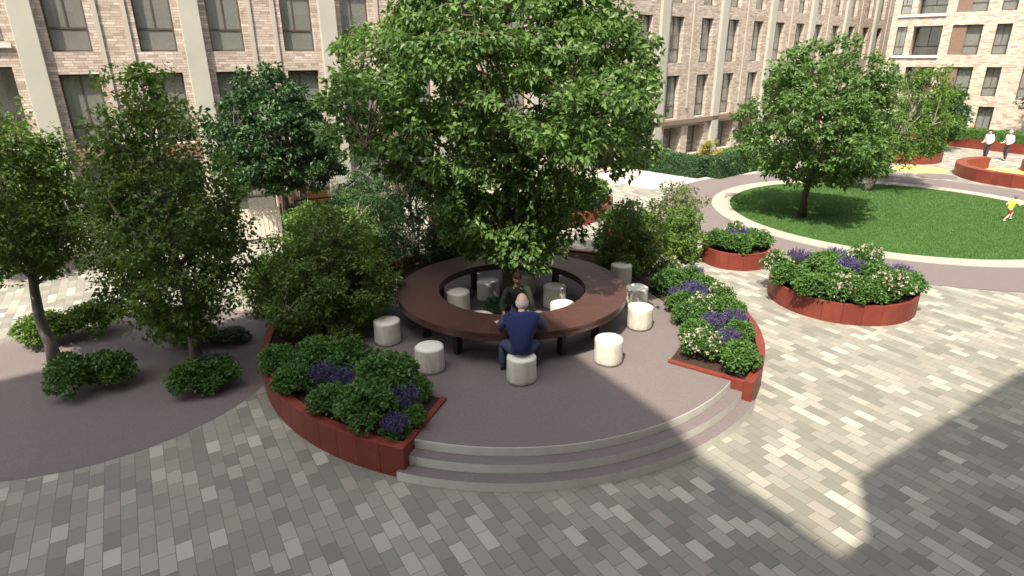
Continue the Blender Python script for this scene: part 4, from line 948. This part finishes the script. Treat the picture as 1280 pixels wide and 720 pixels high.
HP_, HQ = 27.0, 20.0; hl = HP_/math.tan(R(SUN_EL)); hq = HQ/math.tan(R(SUN_EL)); sd = Vector((-math.sin(R(SUN_AZ)), -math.cos(R(SUN_AZ))))   # shadow direction in plan
pc = Vector((-1.9, 4.3))-sd*hl; qc = Vector((5.12, -5.0))-sd*hq
tower('tall brick block behind the viewpoint on the left that shades the front steps', pc, (.485, -.875), 26, (-.8, -.6), 30, HP_)
tower('tall brick block behind the viewpoint on the right that shades the near paving', qc, (.84, .545), 40, (.545, -.84), 14, HQ)

tower('lower brick link block added behind the viewpoint to shade the sunlit wedge tip', (.42, -17.42), (-.84, -.545), 8, (.545, -.84), 9, HQ-.4)  # unseen block, added so its shadow closes the sunlit wedge on the paving

# ------------------------------------------------------------------ light, sky, camera
w = bpy.data.worlds.new('World'); sc.world = w; w.use_nodes = True; nt = w.node_tree; nt.nodes.clear()
sky = nt.nodes.new('ShaderNodeTexSky'); sky.sky_type = 'NISHITA'; sky.sun_disc = False; sky.sun_elevation = R(SUN_EL); sky.sun_rotation = R(SUN_AZ); sky.air_density = .8; sky.dust_density = 4.0; sky.ozone_density = .3
bg = nt.nodes.new('ShaderNodeBackground'); bg.inputs[1].default_value = .15; wo = nt.nodes.new('ShaderNodeOutputWorld'); hsv = nt.nodes.new('ShaderNodeHueSaturation'); hsv.inputs['Saturation'].default_value = .45; nt.links.new(sky.outputs[0], hsv.inputs['Color']); nt.links.new(hsv.outputs[0], bg.inputs[0]); nt.links.new(bg.outputs[0], wo.inputs[0])
L = bpy.data.lights.new('sun', 'SUN'); L.energy = 3.5; L.angle = R(.47); L.color = (1, .90, .76); so = bpy.data.objects.new('sun', L); col.objects.link(so)
sv = Vector((math.sin(R(SUN_AZ))*math.cos(R(SUN_EL)), math.cos(R(SUN_AZ))*math.cos(R(SUN_EL)), math.sin(R(SUN_EL)))); so.rotation_euler = sv.to_track_quat('Z', 'Y').to_euler()
cd = bpy.data.cameras.new('camera'); cam = bpy.data.objects.new('camera', cd); col.objects.link(cam); cd.sensor_width = 36; cd.lens = 768.395/1280*36; cd.clip_end = 2000; cd.clip_start = .05
rv_, uv_, fv_ = Vector((1.0, -.0031, -.0081)), Vector((.0086, .3532, .9355)), Vector((0, .9355, -.3532))
cam.matrix_world = Matrix(((rv_.x, uv_.x, -fv_.x, -.0036), (rv_.y, uv_.y, -fv_.y, -12.5607), (rv_.z, uv_.z, -fv_.z, 5.8965), (0, 0, 0, 1))).normalized() if False else Matrix(((rv_.x, uv_.x, -fv_.x, -.0036), (rv_.y, uv_.y, -fv_.y, -12.5607), (rv_.z, uv_.z, -fv_.z, 5.8965), (0, 0, 0, 1)))
sc.camera = cam
sc.render.engine = 'CYCLES'; sc.view_settings.view_transform = 'Standard'; sc.view_settings.look = 'None'; sc.view_settings.exposure = 1.44; sc.view_settings.gamma = 1.0
sc.cycles.max_bounces = 8; sc.cycles.transparent_max_bounces = 12
